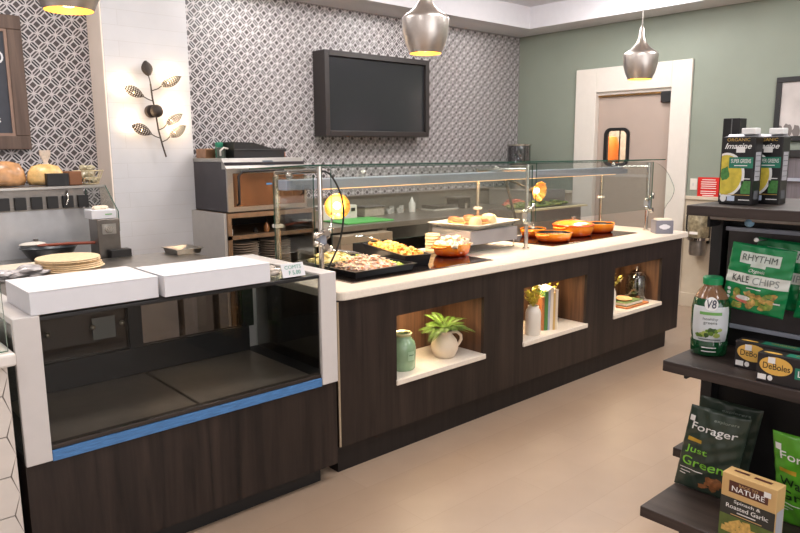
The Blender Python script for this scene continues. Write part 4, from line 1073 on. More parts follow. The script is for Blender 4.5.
for (a, t, holes, w) in leaves:
    a = P(*a); t = P(*t); mid = a.lerp(t, .35)
    st_ = B().tube([a, a.lerp(t, .2) + Vector((0, -.008, -.006)), mid], .004, 6).ob('leaf_stalk', M_iron, wl, True)
    d_ = (t - mid); L_ = d_.length; d_.normalize(); s_ = d_.cross(Vector((0, -1, 0))).normalized()
    b = B(); nu, nv = (9, 5)
    def lp(u, v): 
        ww = w * 1.4 * math.sin(PI * min(1, max(0, u * .93 + .05))) ** .8
        return mid + d_ * (u * L_) + s_ * (v * ww) + Vector((0, -.022 + .018 * v * v, 0))
    for i in range(nu):
        for j in range(nv):
            q = [lp((i + a_) / nu, (j + b_) / nv * 2 - 1) for a_, b_ in ((0,0),(1,0),(1,1),(0,1))]
            if holes:
                c_ = sum(q, Vector()) / 4; ins = [c_ + (p - c_) * .45 for p in q]
                vo = [b.b.verts.new(p) for p in q]; vi = [b.b.verts.new(p) for p in ins]
                for k in range(4): b.b.faces.new((vo[k], vo[(k+1)%4], vi[(k+1)%4], vi[k]))
            else: b.b.faces.new([b.b.verts.new(p) for p in q])
    lf = b.ob('pierced_leaf' if holes else 'plain_leaf', M_iron, wl)
    sol = lf.modifiers.new('s', 'SOLIDIFY'); sol.thickness = .0015
    if holes:
        bc_ = mid + d_ * L_ * .4; bc_.y = CYc - .032
        B().ball(bc_, .007).ob('leaf_bulb', pm('warm_bulb', (255, 220, 170), .4, emit=(255, 205, 150), estr=30), lf if False else wl, True)

# framed photograph on the green wall
pf = thing('framed_photo', 'black-framed pale photograph on the green wall at the right edge', 'picture', (GX - .02, -.55, 1.63))
fy0, fy1, fz0, fz1 = -1.1, -.12, 1.635, 2.19
f = B(); w_ = .045
f.box(GX - .035, GX - .001, fy0, fy1, fz1 - w_, fz1, .004); f.box(GX - .035, GX - .001, fy0, fy1, fz0, fz0 + w_, .004); f.box(GX - .035, GX - .001, fy0, fy0 + w_, fz0 + w_, fz1 - w_, .004); f.box(GX - .035, GX - .001, fy1 - w_, fy1, fz0 + w_, fz1 - w_, .004)
f.ob('picture_frame', M_black, pf)
M_photo = pm('misty_photo', (192, 184, 180), .35, noise=.25, nscale=3.5)
bx('print', M_photo, GX - .02, GX - .002, fy0 + w_, fy1 - w_, fz0 + w_, fz1 - w_, pf)
mp = flat((GX - .0205, -.15, 1.69), (0, -1, 0), (0, 0, 1)); random.seed(13)
for i in range(9): blob(ell(.02 + i * .07, .03 + random.uniform(0, .03), .035, random.uniform(.03, .07), 12, .25), mp, pm('photo_trees', (112, 104, 100), .6), pf, 'printed_tree')
# grey cabinet under the picture
gc = thing('grey_sideboard', 'tall grey cabinet with black top below the framed photograph', 'cabinet', (4.5, -.8, 0))
bx('cabinet_body', woodmat('grey_wood', (84, 78, 82), (112, 106, 110), .5), 4.25, 4.79, -1.6, -.16, 0, 1.50, gc)
bx('cabinet_top', M_black, 4.23, 4.79, -1.62, -.14, 1.501, 1.56, gc, .004)
bx('light_rail', M_alu, 4.225, 4.249, -1.6, -.17, 1.31, 1.335, gc)
# light switch and red notice
o = thing('light_switch', 'ivory light switch on the green wall left of the red notice', 'light switch', (GX - .004, .58, 1.15))
bx('switch_plate', M_trim, GX - .007, GX - .0, .55, .62, 1.175, 1.285, o, .002); bx('switch_toggle', M_white, GX - .014, GX - .0072, .578, .592, 1.215, 1.245, o)
o = thing('red_notice', 'red notice with white print on the green wall beside the light switch', 'sign', (GX - .004, .435, 1.11))
bx('notice_card', pm('signal_red', (206, 34, 28), .4), GX - .005, GX - .0, .325, .543, 1.105, 1.30, o, .001)
mp = flat((GX - .0056, .475, 1.105), (0, -1, 0), (0, 0, 1)); M_wi = pm('white_ink', (236, 232, 228), .5)
for yy, ww in ((.172, .13), (.15, .15), (.13, .15), (.11, .14), (.09, .15), (.06, .15), (.04, .15), (.02, .11)): printline(.04, yy, ww, .016, mp, M_wi, o)
# wall dispenser
o = thing('wall_mounted_dispenser', 'clear cup dispenser with chrome base on the cream wall', 'dispenser', (4.72, .37, .55))
B().lathe([(.085, .17), (.098, .19), (.098, .42), (.085, .44), (0, .445)], (4.71, .46, .55), 28).ob('dispenser_tube', pm('olive_plastic', (150, 138, 112), .2, noise=.5, nscale=25), o, True)
B().lathe([(0, 0), (.07, 0), (.078, .03), (.075, .165), (.09, .168)], (4.71, .46, .55), 28).ob('dispenser_base', M_steeld, o, True)
B().cyl((4.71, .46, .70), (4.71, .46, .725), .104).ob('dispenser_ring', M_chrome, o, True)
bx('wall_bracket', M_black, 4.79, GX, .39, .53, .66, .98, o)
B().tube([(4.72, .56, .72), (4.71, .58, .8), (4.71, .58, .92), (4.72, .56, .98)], .008).ob('lever', M_black, o, True)
bx('printed_band', M_wi, 4.608, 4.613, .42, .50, .76, .785, o)

# ================================================================== PENDANT LIGHTS
M_pend = pm('brushed_nickel', (208, 200, 193), .36, 1.0, noise=.1, bump=.08, bscale=45)
M_pin = pm('gold_inner', (250, 196, 84), .35, .3, emit=(255, 190, 80), estr=1.4)
def pendant(x, y, z, lab):
    o = thing('pendant_lamp', lab, 'pendant lamp', (x, y, z), 'metal pendants over the buffet')
    B().lathe([(.079, 0), (.1, .045), (.114, .1), (.118, .16), (.117, .172), (.095, .19), (.06, .215), (.036, .245), (.022, .285), (.015, .34), (.006, .36), (.004, .362)], (x, y, z), 40).ob('shade', M_pend, o, True, 60)
    B().lathe([(.0775, .001), (.098, .045), (.111, .1), (.114, .16), (.06, .2), (0, .21)], (x, y, z), 32).ob('inner_reflector', M_pin, o, True)
    B().ball((x, y, z + .055), .045, sub=3).ob('bulb', pm('pendant_bulb', (255, 240, 210), .3, emit=(255, 214, 150), estr=14), o, True)
    B().cyl((x, y, z + .36), (x, y, CZ + .229), .004, n=8).ob('cord', M_steel, o, True)
    B().cyl((x, y, CZ + .215), (x, y, CZ + .2295), .06).ob('ceiling_canopy', M_steel, o, True)
PY = .0
pendant(-1.105, PY, 2.055, 'nearest metal pendant lamp, cut by the top left edge')
pendant(.582, PY, 2.055, 'middle metal pendant lamp in front of the television')
pendant(2.66, PY, 2.055, 'farthest metal pendant lamp in front of the door frame')

# ================================================================== SHELF UNIT (right foreground)
sh = thing('retail_shelf_unit', 'dark retail shelf unit with three stepped shelves at the right', 'shelf unit', (.9, -2.1, 0))
YE, YN = -1.43, -2.95      # far end, near end
SHV = [(.50, 1.379, .036), (.392, .826, .04), (.285, .30, .04)]
for i, (x0, z, th) in enumerate(SHV):
    bx('shelf_board', M_shelfwood, x0, (1.10, 1.10, .849)[i], YN, YE, z - th, z, sh, .003)
bx('peg_panel', pm('panel_charcoal', (66, 60, 60), .45, noise=.08), .735, .75, YN + .02, YE - .058, .922, 1.288, sh)
bx('back_board', M_black, .77, .785, YN + .04, YE - .045, .301, 1.34, sh)
bx('upright', M_black, 0.71, .80, YE - .044, YE - .002, .301, 1.34, sh)
bx('upright', M_black, 0.71, .80, YN + .002, YN + .039, .301, 1.34, sh)
for z in (1.274, .905):
    bx('panel_rail', M_alu, .722, .7345, YN + .05, YE - .05, z, z + .016, sh, .002)
for (x0, z, th) in SHV[:2]:
    bx('price_channel', M_steeld, x0 + .12, x0 + .14, YN + .02, YE - .03, z - th - .022, z - th - .001, sh, .003)
    bx('shelf_bracket', M_black, x0 + .12, .705, YE - .035, YE - .025, z - th - .05, z - th - .001, sh)
bx('plinth', M_black, .5, 1.1, YN + .05, YE - .05, 0, .258, sh)
# rear shelf board poking out behind the bags
bx('rear_shelf_board', M_shelfwood, .85, 1.55, YN, -1.268, .26, .30, sh, .003)

RT, UP = (0, -1, 0), (0, 0, 1)
M_pb = pm('carton_black', (26, 26, 28), .3, noise=.05); M_wht = pm('print_white', (232, 232, 230), .5); M_gldt = pm('print_gold', (196, 160, 84), .5)
M_tealp = pm('print_teal', (34, 120, 96), .5); M_soup = pm('print_soup', (210, 190, 70), .5, noise=.2, nscale=50); M_grn = pm('print_green', (70, 130, 64), .5, noise=.3, nscale=80)
def carton(y0, lab, x0=.62, cap=True, z=1.3795):
    W, D_, H_ = .112, .07, .238
    o = thing('soup_carton', lab, 'carton', (x0 + D_ / 2, y0 - W / 2, z), 'black soup cartons on the top shelf')
    y1 = y0 - W
    bx('carton_body', M_pb, x0, x0 + D_, y1, y0, z, z + H_, o, .003)
    # slanted gable top
    b = B(); pr = [(x0 + .004, z + H_), (x0 + D_ - .004, z + H_), (x0 + D_ - .03, z + H_ + .010), (x0 + .03, z + H_ + .003)]
    A = [b.b.verts.new((x, y1 + .004, zz)) for x, zz in pr]; C_ = [b.b.verts.new((x, y0 - .004, zz)) for x, zz in pr]
    b.b.faces.new(A); b.b.faces.new(C_)
    for i in range(4): j = (i+1) % 4; b.b.faces.new((A[i], A[j], C_[j], C_[i]))
    b.ob('carton_top', pm('carton_silver', (150, 150, 156), .3), o)
    if cap: B().box(x0 + .012, x0 + .056, y1 + .006, y1 + .055, z + H_ + .008, z + H_ + .030, .003).ob('screw_cap', M_wht, o)
    mp = flat((x0 - .0004, (y0 + y1) / 2, z), RT, UP)
    text('ORGANIC', .0, .228, .078, .011, mp, M_gldt, o)
    text('Imagine', .0, .203, .092, .026, mp, M_wht, o, bold=.015, shear=.35)
    patch(.01, .193, .03, .02, mp, M_wht, o, 'price_sticker', .0034)
    # bowl of green soup: circle clipped by the carton's left edge
    def clip(pts): return [(max(p[0], -W / 2 + .001), p[1]) for p in pts]
    blob(clip(ell(-.036, .105, .064, .078, 36)), mp, M_wht, o, 'bowl_rim', .0006)
    blob(clip(ell(-.038, .105, .057, .070, 36)), mp, M_soup, o, 'soup', .0009)
    blob(clip(ell(-.04, .11, .016, .024, 12, .25)), mp, M_grn, o, 'garnish', .0012)
    patch(.013, .148, .082, .038, mp, M_tealp, o, 'flavour_band', .0014)
    text('SUPER GREENS', .013, .154, .068, .014, mp, M_wht, o, bold=.007, lift=.002); printline(.013, .138, .045, .007, mp, M_wht, o, .0028)
    patch(.034, .062, .032, .045, mp, M_grn, o, 'side_vegetables', .0006); printline(.036, .092, .024, .007, mp, M_wht, o, .0028)
    blob(ell(-.041, .022, .011, .013, 18), mp, M_wht, o, 'seal', .0013); patch(-.014, .022, .026, .018, mp, pm('print_pale_blue', (190, 204, 226), .5), o, 'seal', .0013)
    printline(.032, .018, .038, .007, mp, M_wht, o, .0028); patch(.0, .035, .10, .002, mp, M_gldt, o, 'gold_line', .0008)
    ms = flat((x0 + D_ / 2, y1 - .0004, z), (1, 0, 0), UP)
    patch(-.002, .135, .045, .10, ms, pm('nutrition_grey', (176, 176, 182), .5), o, 'nutrition_panel')
    for k in range(5): patch(-.002, .10 + k * .018, .038, .002, ms, M_pb, o, 'nutrition_line', .001)
    patch(-.002, .035, .038, .03, ms, pm('print_grey', (96, 98, 102), .5), o, 'barcode_area')
carton(-1.491, 'nearer black soup carton with the bowl of green soup showing')
carton(-1.545, 'black soup carton on the right, half hidden, with white cap', .72)
o = thing('tall_black_box', 'plain black box standing behind the first soup carton', 'carton', (.735, -1.48, 1.3795))
bx('box_body', M_pb, .705, .765, -1.511, -1.45, 1.3795, 1.686, o, .003); bx('box_edge', pm('grey_edge', (110, 112, 112), .4), .7035, .7048, -1.484, -1.481, 1.39, 1.684, o)

# bags --------------------------------------------------------------
def bagmap(o, right, up, w, h, t, seed=0):
    o, right, up = Vector(o), Vector(right).normalized(), Vector(up); n = right.cross(up).normalized()
    def f(x, y, e=0.0):
        u = min(1, max(0, x / w + .5)); v = min(1, max(0, y / h))
        bulge = t * (math.sin(PI * u) ** .6 if 0 < u < 1 else 0) * (math.sin(PI * (v * .93 + .02)) ** .55 if 0 < v < 1 else 0)
        wr = .0022 * math.sin(23 * u + 17 * v + seed) * math.sin(PI * u) + .0018 * math.sin(41 * v - 13 * u + seed * 2) * math.sin(PI * v)
        return o + right * x + up * y + n * (bulge + wr + e)
    return f
def ptext(*a, **k):
    k['lift'] = k.get('lift', .0016) + .0008; k['cut'] = .007
    return text(*a, **k)
def pouch(name, lab, o, right, up, w, h, t, mat, seed, hole=False, grp=None):
    ob = thing(name, lab, 'snack bag', o, grp)
    f = bagmap(o, right, up, w, h, t, seed); nrm = Vector(right).normalized().cross(Vector(up).normalized())
    b = B(); nx, ny = 48, 56; F_, K_ = [], []
    for j in range(ny + 1):
        r1, r2 = [], []
        for i in range(nx + 1):
            x = w * (i / nx - .5); y = h * j / ny
            p = f(x, y); base = Vector(o) + Vector(right).normalized() * x + Vector(up) * y
            r1.append(b.b.verts.new(p)); dd = (p - base).dot(nrm)
            r2.append(b.b.verts.new(base - nrm * (max(0, dd) * .55 + .0012)))
        F_.append(r1); K_.append(r2)
    for j in range(ny):
        for i in range(nx):
            b.b.faces.new((F_[j][i], F_[j][i+1], F_[j+1][i+1], F_[j+1][i])); b.b.faces.new((K_[j][i], K_[j+1][i], K_[j+1][i+1], K_[j][i+1]))
    for i in range(nx):
        b.b.faces.new((F_[0][i+1], F_[0][i], K_[0][i], K_[0][i+1])); b.b.faces.new((F_[ny][i], F_[ny][i+1], K_[ny][i+1], K_[ny][i]))
    for j in range(ny):
        b.b.faces.new((F_[j][0], F_[j+1][0], K_[j+1][0], K_[j][0])); b.b.faces.new((F_[j+1][nx], F_[j][nx], K_[j][nx], K_[j+1][nx]))
    b.ob('pouch', mat, ob, True, 60)
    return ob, f
M_kale = pm('kale_bag_green', (14, 132, 74), .3, coat=.3, noise=.06); M_chip = pm('printed_chips', (196, 160, 90), .5, noise=.5, nscale=70)
KR, KU = Vector((.0, -1, -.07)).normalized(), Vector((-.03, -.13, 1))
def kalebag(c, lab, seed, full=True):
    o, f = pouch('kale_chips_bag', lab, c, KR, KU, .213, .242, .022, M_kale, seed, grp='green chips bags on the pegs')
    patch(.0, .196, .135, .04, f, pm('pale_plate', (206, 216, 208), .5), o, 'brand_plate', .0012, 30, 10)
    ptext('RHYTHM', 0, .198, .115, .022, f, pm('print_slate', (70, 84, 80), .5), o, bold=0, lift=.002)
    patch(.0, .172, .05, .012, f, pm('pale_plate', (206, 216, 208)), o, 'brand_plate', .0012, 14, 4)
    ptext('Organic', -.0, .152, .055, .015, f, M_wht, o, lift=.0015, shear=.3)
    patch(0, .12, .212, .04, f, pm('print_offwhite', (222, 226, 220), .5), o, 'name_band', .0012, 48, 10)
    ptext('KALE', -.05, .12, .058, .025, f, pm('print_dark_grey', (60, 66, 64), .5), o, bold=.007, lift=.002); ptext('CHIPS', .035, .12, .085, .025, f, pm('print_mid_grey', (140, 150, 146), .5), o, lift=.002)
    printline(.0, .09, .05, .008, f, M_wht, o, .0028)
    if full:
        random.seed(seed + 4)
        for k in range(34):
            blob(ell(random.uniform(-.06, .07), random.uniform(.018, .075), random.uniform(.009, .018), random.uniform(.007, .013), 9, .3), f, (M_chip, pm('printed_kale', (140, 156, 70), .5, noise=.4, nscale=90))[k % 2], o, 'printed_chip', .0012 + k * .00006)
        blob(ell(-.03, .045, .028, .012, 20), f, pm('printed_pink', (206, 110, 96), .5), o, 'printed_bowl', .003); blob(ell(-.03, .052, .024, .009, 20), f, M_wht, o, 'printed_dip', .0034)
        for q in (.075, .06, .045): blob(ell(-.085, q, .007, .006, 12), f, M_wht, o, 'seal', .0012)
        printline(.08, .05, .022, .012, f, M_wht, o, .0028)
    return o
kalebag((.62, -1.632, 1.0), 'green kale chips bag hanging at the front, text fully in view', 1)
kalebag((.665, -1.862, .99), 'green kale chips bag half cut by the right edge', 3)
kalebag((.69, -1.69, 1.015), 'green kale chips bag directly behind the front bag', 5, False)
for i, (yy, z) in enumerate(((-1.645, 1.245), (-1.86, 1.245))):
    o = thing('display_hook', ('steel peg hook holding the front green bag', 'steel peg hook holding the bag at the right edge')[i], 'hook', (.735, yy, z), 'peg hooks on the shelf unit')
    B().tube([(.735, yy, z + .01), (.64, yy, z + .012), (.585, yy, z + .018)], .0035, 8).ob('rod', M_chrome, o, True); B().ball((.583, yy, z + .02), .008).ob('tip', M_wht, o, True)
o = thing('display_hook', 'steel peg hook with a blue tip just under the top shelf', 'hook', (.735, -1.60, 1.30), 'peg hooks on the shelf unit')
B().tube([(.765, -1.52, 1.325), (.72, -1.54, 1.322), (.64, -1.60, 1.315)], .005, 8).ob('rod', M_chrome, o, True); B().ball((.63, -1.60, 1.318), .017).ob('tip', pm('pale_blue_plastic', (130, 170, 200), .3), o, True)

# juice bottle
vb = thing('juice_bottle', 'plastic juice bottle with a green cap and white label', 'bottle', (.60, -1.50, .8265))
c = Vector((.60, -1.50, .8265)); VA = math.atan2(-1.09, -2.5)
prof = [(0, 0), (.056, 0), (.062, .006), (.064, .05), (.060, .058), (.062, .066), (.0665, .10), (.067, .17), (.061, .205), (.045, .235), (.030, .252), (.029, .262), (.024, .268)]
M_juice = pm('green_juice', (16, 74, 40), .08, noise=.3, nscale=8, coat=.6)
B().lathe(prof, c, 40).ob('bottle_body', M_juice, vb, True, 60)
B().lathe([(.0575, .2135), (.0462, .2352), (.0315, .2522), (.0305, .268)], c, 24).ob('neck', pm('neck_amber', (130, 96, 70), .15), vb, True)
B().lathe([(.034, .262), (.0345, .285), (.031, .289), (0, .29)], c, 28).ob('cap', pm('cap_green', (22, 140, 84), .35), vb, True)
def vr(h):
    for (r0, h0), (r1, h1) in zip(prof, prof[1:]):
        if h0 <= h <= h1 and h1 > h0: return r0 + (r1 - r0) * (h - h0) / (h1 - h0)
    return .06
def vm(x, y, e=0.0):
    a = VA + x / .066; r = vr(y) + .0008 + e
    return c + Vector((math.cos(a) * r, math.sin(a) * r, y))
# label: the outline is a patch with pinched top
patch(0, .122, .14, .130, vm, pm('label_grey_white', (206, 210, 212), .45), vb, 'label', 0, 24, 12)
blob(ell(.0, .198, .024, .024, 28), vm, M_wht, vb, 'brand_disc', .0012)
text('V8', 0, .198, .034, .030, vm, pm('print_navy', (26, 34, 64), .5), vb, bold=.01, lift=.003, shear=.1)
patch(0, .163, .075, .011, vm, pm('print_leaf_green', (110, 166, 88), .5), vb, 'green_band', .001, 14, 2)
text('healthy', 0, .142, .05, .012, vm, pm('print_slate', (70, 84, 80)), vb, lift=.001); text('greens', 0, .126, .045, .011, vm, pm('print_slate', (70, 84, 80)), vb, lift=.001)
random.seed(31)
for k in range(14):
    blob(ell(random.uniform(-.045, .045), random.uniform(.076, .104), random.uniform(.007, .015), random.uniform(.006, .010), 10, .25), vm, (pm('printed_leaf', (96, 128, 44), .5), pm('printed_apple', (160, 176, 90), .5), pm('printed_dark_leaf', (56, 84, 40), .5))[k % 3], vb, 'printed_vegetable', .001 + k * .00006)
printline(0, .066, .08, .007, vm, pm('print_slate', (70, 84, 80)), vb, .0028)
printline(.0, .036, .05, .009, vm, M_wht, vb, .0028); printline(.0, .022, .05, .008, vm, M_wht, vb, .0028)

# pasta boxes
M_gold = pm('print_amber', (222, 176, 84), .5); M_dkp = pm('print_black', (30, 26, 28), .5)
def pasta(x0, y0, z, lab):
    W, D_, H_ = .225, .06, .096
    o = thing('pasta_box', lab, 'box', (x0 + D_/2, y0 - W/2, z), 'black pasta boxes on the middle shelf')
    bx('carton', M_dkp, x0, x0 + D_, y0 - W, y0, z, z + H_, o, .002)
    mp = flat((x0 - .0004, y0, z), RT, UP)
    blob(ell(.058, .06, .05, .030, 32), mp, M_gold, o, 'oval_badge', .0006)
    text('DeBoles', .06, .058, .082, .021, mp, M_dkp, o, bold=.005, lift=.0012)
    patch(.045, .078, .022, .02, mp, M_wht, o, 'price_sticker', .0028)
    patch(.018, .018, .026, .018, mp, M_wht, o, 'seal', .0006); blob(ell(.043, .018, .008, .009, 16), mp, M_wht, o, 'seal', .0006)
    patch(.165, .05, .10, .036, mp, M_tealp, o, 'name_band', .0006); text('L', .13, .05, .012, .02, mp, M_wht, o, lift=.0012, bold=.01)
    mt = flat((x0, y0, z + H_ + .0002), RT, (1, 0, 0))
    blob(ell(.04, .02, .028, .009, 20), mt, M_gold, o, 'oval_badge', .0006); patch(.15, .032, .14, .04, mt, M_tealp, o, 'top_band', .0004); text('ORGANIC', .145, .035, .08, .014, mt, M_gldt, o, lift=.001)
pasta(.50, -1.635, .8265, 'black pasta box with amber oval, farther of the two')
pasta(.405, -1.745, .8265, 'black pasta box with amber oval, nearer the shelf edge')

# bottom shelf bags
M_fdk = pm('dark_green_bag', (44, 58, 48), .35, coat=.2, noise=.08); M_flime = pm('lime_bag', (84, 158, 40), .35, coat=.2, noise=.08); M_lime = pm('print_lime', (126, 196, 60), .5)
BU = Vector((0, -.15, 1))
def fbag(c, lab, mat, l1, l2, mtxt, seed, full=True, BU=BU):
    o, f = pouch('vegetable_chips_bag', lab, c, (0, -1, 0), BU, .215, .332, .026, mat, seed, grp='tall chips bags on the bottom shelf')
    ptext('explorers', .035, .298, .085, .014, f, pm('print_grey_green', (140, 150, 140), .5), o)
    ptext('Forager', .0, .255, .165, .038, f, M_wht if full else pm('print_pale', (200, 206, 200), .5), o, bold=.007)
    patch(-.088, .286, .02, .022, f, M_wht, o, 'price_sticker', .0034)
    patch(-.06, .205, .055, .014, f, pm('print_mustard', (186, 148, 40), .5), o, 'tag_line', .001)
    if full or l1:
        ptext(l1, -.045 if l1 == 'Just' else -.02, .165, .085 if l1 == 'Just' else .135, .033, f, mtxt, o, bold=.008)
        ptext(l2, .0, .118, .185, .036, f, mtxt, o, bold=.008)
    patch(-.05, .083, .09, .003, f, M_wht, o, 'white_rule', .001); printline(-.07, .071, .04, .006, f, M_wht, o, .0028); printline(-.08, .06, .025, .006, f, M_wht, o, .0028)
    random.seed(seed)
    for k in range(12): blob(ell(random.uniform(.0, .09), random.uniform(.02, .07), .018, .012, 8, .35), f, pm('printed_brown_chip', (150, 96, 56), .5, noise=.4, nscale=60), o, 'printed_chip', .0012 + k * .00008)
    return o
fbag((.545, -1.535, .3015), 'dark green chips bag with lime lettering, frontmost on the left', M_fdk, 'Just', 'Greens', M_lime, 2)
o2_, f2_ = pouch('vegetable_chips_bag', 'dark green chips bag tucked behind the frontmost one', (.615, -1.54, .3015), (0, -1, 0), BU, .225, .35, .024, M_fdk, 7, grp='tall chips bags on the bottom shelf')
ptext('explorers', .03, .318, .10, .014, f2_, pm('print_grey_green', (140, 150, 140)), o2_)
fbag((.55, -1.912, .3015), 'lime green chips bag with dark lettering at the right edge', M_flime, 'Wasabi', 'Greens', pm('print_deep_green', (20, 44, 22), .5), 4, True, Vector((-.12, .09, 1)))
# cracker box
M_kraft = pm('kraft_box', (204, 168, 112), .55, noise=.06)

W, D_, H_ = .175, .062, .222
o = thing('cracker_box', 'kraft-coloured cracker box at the front of the bottom shelf', 'box', (0, 0, 0))
bx('carton', M_kraft, -D_/2, D_/2, -W/2, W/2, 0, H_, o, .002)
mp = flat((-D_/2 - .0004, 0, 0), RT, UP)
M_choc = pm('print_chocolate', (84, 46, 36), .5); M_char = pm('print_charcoal', (46, 46, 42), .5)
patch(0, .182, .125, .040, mp, M_choc, o, 'brand_plate'); text('BACK TO', 0, .193, .06, .009, mp, M_kraft, o, lift=.0012); text('NATURE', 0, .177, .105, .018, mp, M_wht, o, bold=.01, lift=.0012)
patch(.06, .197, .022, .018, mp, M_wht, o, 'price_sticker', .0028)
patch(0, .112, .174, .062, mp, M_char, o, 'name_band'); patch(0, .041, .174, .080, mp, pm('print_olive', (88, 104, 48), .5, noise=.3, nscale=30), o, 'picture_band')
text('Spinach &', .0, .132, .085, .014, mp, M_wht, o, lift=.0012, bold=.01); text('Roasted Garlic', .0, .114, .135, .015, mp, M_wht, o, lift=.0012, bold=.01); printline(.0, .098, .06, .008, mp, M_wht, o, .0028); printline(.0, .088, .10, .006, mp, M_kraft, o, .0028)
random.seed(17); M_crk = pm('printed_cracker', (206, 168, 92), .5, noise=.3, nscale=90)
for k in range(7):
    cx_, cy_, a_ = -.055 + k * .012, .03 + (k % 3) * .014, k * .35
    blob([(cx_ + math.cos(a_ + t) * .026, cy_ + math.sin(a_ + t) * .02) for t in (.5, 2.6, 3.6, 5.8)], mp, M_crk, o, 'printed_cracker', .0007 + k * .0001)
blob([(-.005, .008), (.045, .008), (.045, .056), (-.005, .056)], mp, M_crk, o, 'printed_cracker', .002)
ms = flat((0, -W/2 - .0004, 0), (1, 0, 0), UP); patch(0, .08, .05, .13, ms, pm('nutrition_grey', (176, 176, 182)), o, 'nutrition_panel')
mt = flat((0, 0, H_ + .0003), RT, (1, 0, 0)); patch(-.04, .006, .05, .012, mt, M_choc, o, 'top_print'); patch(.03, .002, .055, .014, mt, M_choc, o, 'top_print')
o.location = (.335, -1.79, .301); o.rotation_euler = (0, 0, -.06)

# small pieces become sub-parts of the part that carries them
RULES = {
 'countertop_oven': {'door_window': 'door_frame', 'door_handle': 'door_frame', 'side_catch': 'door_frame', 'blue_sticker': 'door_frame', 'control_screen': 'control_panel', 'logo_strip': 'control_panel'},
 'door_1': {'window_frame': 'door_leaf', 'window_pane': 'door_leaf', 'window_mullion': 'door_leaf', 'door_closer': 'door_leaf'},
 'undercounter_cooler': {'cooler_window': 'cooler_body'}, 'label_printer': {'machine_port': 'machine_body'},
 'steel_refrigerator': {'cabinet_handle': 'cabinet_door'}, 'display_case': {'door_latch': 'rear_header', 'thermometer_tag': 'rear_glass'},
 'prep_station': {'faucet': 'splash_panel', 'tap_knob': 'splash_panel', 'hook': 'riser_face', 'knife_slot': 'knife_rail'},
 'drink_dispenser': {'dial': 'dispenser_housing', 'name_plate': 'dispenser_housing'},
 'sneeze_guard': {'bar_lens': 'heat_bar', 'bar_bracket': 'heat_bar'},
 'soup_carton': {'screw_cap': 'carton_top', '*print': 'carton_body'}, 'kale_chips_bag': {'*print': 'pouch'}, 'vegetable_chips_bag': {'*print': 'pouch'},
 'juice_bottle': {'*print': 'label'}, 'pasta_box': {'*print': 'carton'}, 'cracker_box': {'*print': 'carton'},
 'heat_lamp': {'bulb': 'dish_reflector'}, 'pendant_lamp': {'bulb': 'shade', 'inner_reflector': 'shade', 'ceiling_canopy': 'cord'},
 'menu_board': {'lettering': 'slate'}, 'potted_fern': {'jug_handle': 'jug_body'}, 'pitcher': {'pitcher_handle': 'pitcher_body'},
 'price_card': {'lettering': 'card'}, 'tissue_box': {'lettering': 'carton'}, 'red_notice': {'lettering': 'notice_card'}, 'napkin_dispenser': {'badge': 'dispenser_box'},
 'wall_mounted_dispenser': {'printed_band': 'dispenser_tube', 'dispenser_ring': 'dispenser_base'}, 'ceramic_jar': {'*print': 'jar_body'}, 'framed_photo': {'printed_tree': 'print'},
}
KEEP = {'soup_carton': ('carton_body', 'carton_top'), 'kale_chips_bag': ('pouch',), 'vegetable_chips_bag': ('pouch',), 'juice_bottle': ('label', 'bottle_body', 'neck', 'cap'), 'pasta_box': ('carton',), 'cracker_box': ('carton',), 'ceramic_jar': ('jar_body', 'jar_rim')}
base = lambda o: o.name.split('.')[0]
for root in [o for o in COL.objects if o.parent is None and base(o) in RULES]:
    ru = RULES[base(root)]; kids = list(root.children)
    for c in kids:
        tgt = ru.get(base(c)) or (ru.get('*print') if base(c) not in KEEP.get(base(root), ()) else None)
        if not tgt: continue
        host = next((k for k in kids if base(k) == tgt), None)
        if host is not None and host is not c: c.parent = host

# ================================================================== LIGHTS
def area(name, loc, size, power, col=(1, .95, .9), rot=(0, 0, 0), sy=None, spread=180):
    l = bpy.data.lights.new(name, 'AREA'); l.energy = power; l.color = col; l.size = size; l.spread = math.radians(spread)
    if sy: l.shape = 'RECTANGLE'; l.size_y = sy
    o = bpy.data.objects.new(name, l); o.location = loc; o.rotation_euler = rot; return link(o)
def point(name, loc, power, col, r=.03):
    l = bpy.data.lights.new(name, 'POINT'); l.energy = power; l.color = col; l.shadow_soft_size = r
    o = bpy.data.objects.new(name, l); o.location = loc; return link(o)
def spot(name, loc, power, col, ang=110, blend=.6, r=.04, to=None):
    l = bpy.data.lights.new(name, 'SPOT'); l.energy = power; l.color = col; l.spot_size = math.radians(ang); l.spot_blend = blend; l.shadow_soft_size = r
    o = bpy.data.objects.new(name, l); o.location = loc
    if to is not None: o.rotation_euler = (Vector(to) - Vector(loc)).to_track_quat('-Z', 'Y').to_euler()
    return link(o)
NEU = (1, .965, .95)
# recessed ceiling lights
for x, y, p in ((-2.6, -3.6, 22), (.2, -3.6, 30), (3.0, -3.6, 28), (-2.4, -1.4, 16), (.6, -1.2, 24), (3.2, -1.4, 34), (-.8, 1.0, 26), (2.0, 1.0, 36), (3.9, .9, 22)):
    area('ceiling_light', (x, y, CZ + .22), .6, p, NEU)
# kitchen row in the lowered border
for x in (-1.3, 1.2, 2.6, 3.9): area('kitchen_downlight', (x, 2.42, CZ - .01), .12, 2.5, (1, .96, .92))
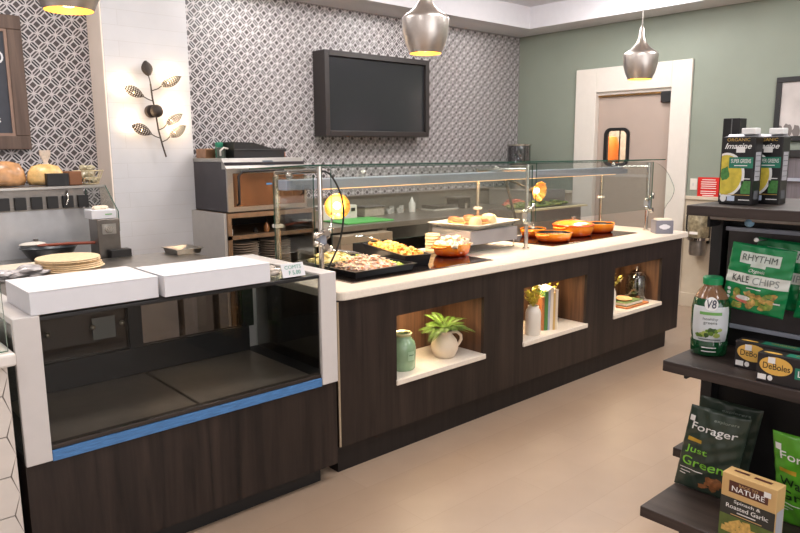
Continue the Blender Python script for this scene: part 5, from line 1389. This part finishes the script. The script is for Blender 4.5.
# added wide fill light behind the camera; the wall there has no window
area('front_fill', (-1.0, -5.9, 1.6), 4.5, 70, (.95, .97, 1.0), (math.radians(90), 0, 0), 2.0)
W_ = (1, .74, .48)
for x in (-1.105, .582, 2.66): spot('pendant_light', (x, PY, 2.10), 44, W_, 130, .7, .05, (x, PY, 0))
for x in (.6, 1.2, 1.8, 2.4, 3.0): area('heat_bar_light', (x, .56, 1.366), .4, 7.0, (1, .7, .42), (0, 0, 0), .05)
for a, c_ in NI: area('niche_light', ((a + c_) / 2, .15, NZ1 - .012), .35, 2.6, (1, .78, .5), (0, 0, 0), .04)
for px_, py_ in ((172, 74), (126, 86), (172, 108), (130, 122), (175, 125)):
    q = P(px_, py_, .03); point('leaf_glow', q, 1.5, (1, .72, .42), .012)
area('behind_door_fill', (5.4, 1.9, 2.6), .8, 140, (1, .85, .7))  # added fill that brightens the room seen through the door window

w = bpy.data.worlds.new('world'); S.world = w; w.use_nodes = True
w.node_tree.nodes['Background'].inputs[0].default_value = (.9, .92, 1, 1); w.node_tree.nodes['Background'].inputs[1].default_value = .2
for x, y, p in ((-1.6, -.8, 18), (1.2, -1.0, 27), (3.3, -1.2, 24), (-1.4, 1.6, 22), (1.4, 1.5, 34), (3.4, 1.3, 22)): point('ceiling_fill', (x, y, CZ + .1), p, NEU, .12)  # added fill points without fixtures, to brighten the ceiling and upper walls

# ================================================================== CAMERA
cd = bpy.data.cameras.new('camera'); cam = bpy.data.objects.new('camera', cd); link(cam)
cd.sensor_width = 36; cd.lens = 691.48 * 36 / 800; cd.clip_start = .05
yaw, pit, rol = math.radians(48.19846), math.radians(-9.54615), math.radians(-.3770822)
fw = Vector((math.cos(yaw) * math.cos(pit), math.sin(yaw) * math.cos(pit), math.sin(pit)))
rt = fw.cross(Vector((0, 0, 1))).normalized(); up = rt.cross(fw)
r2 = rt * math.cos(rol) + up * math.sin(rol); u2 = -rt * math.sin(rol) + up * math.cos(rol)
cam.matrix_world = Matrix(((r2.x, u2.x, -fw.x, -1.91498), (r2.y, u2.y, -fw.y, -2.59096), (r2.z, u2.z, -fw.z, 1.57869), (0, 0, 0, 1)))
S.camera = cam
S.view_settings.view_transform = 'Standard'; S.view_settings.look = 'None'; S.view_settings.gamma = 1; S.view_settings.use_curve_mapping = False
S.view_settings.exposure = 0.0
S.cycles.use_denoising = True
S.cycles.max_bounces = 8; S.cycles.transparent_max_bounces = 16
S.cycles.sample_clamp_indirect = 6; S.cycles.caustics_reflective = False; S.cycles.caustics_refractive = False
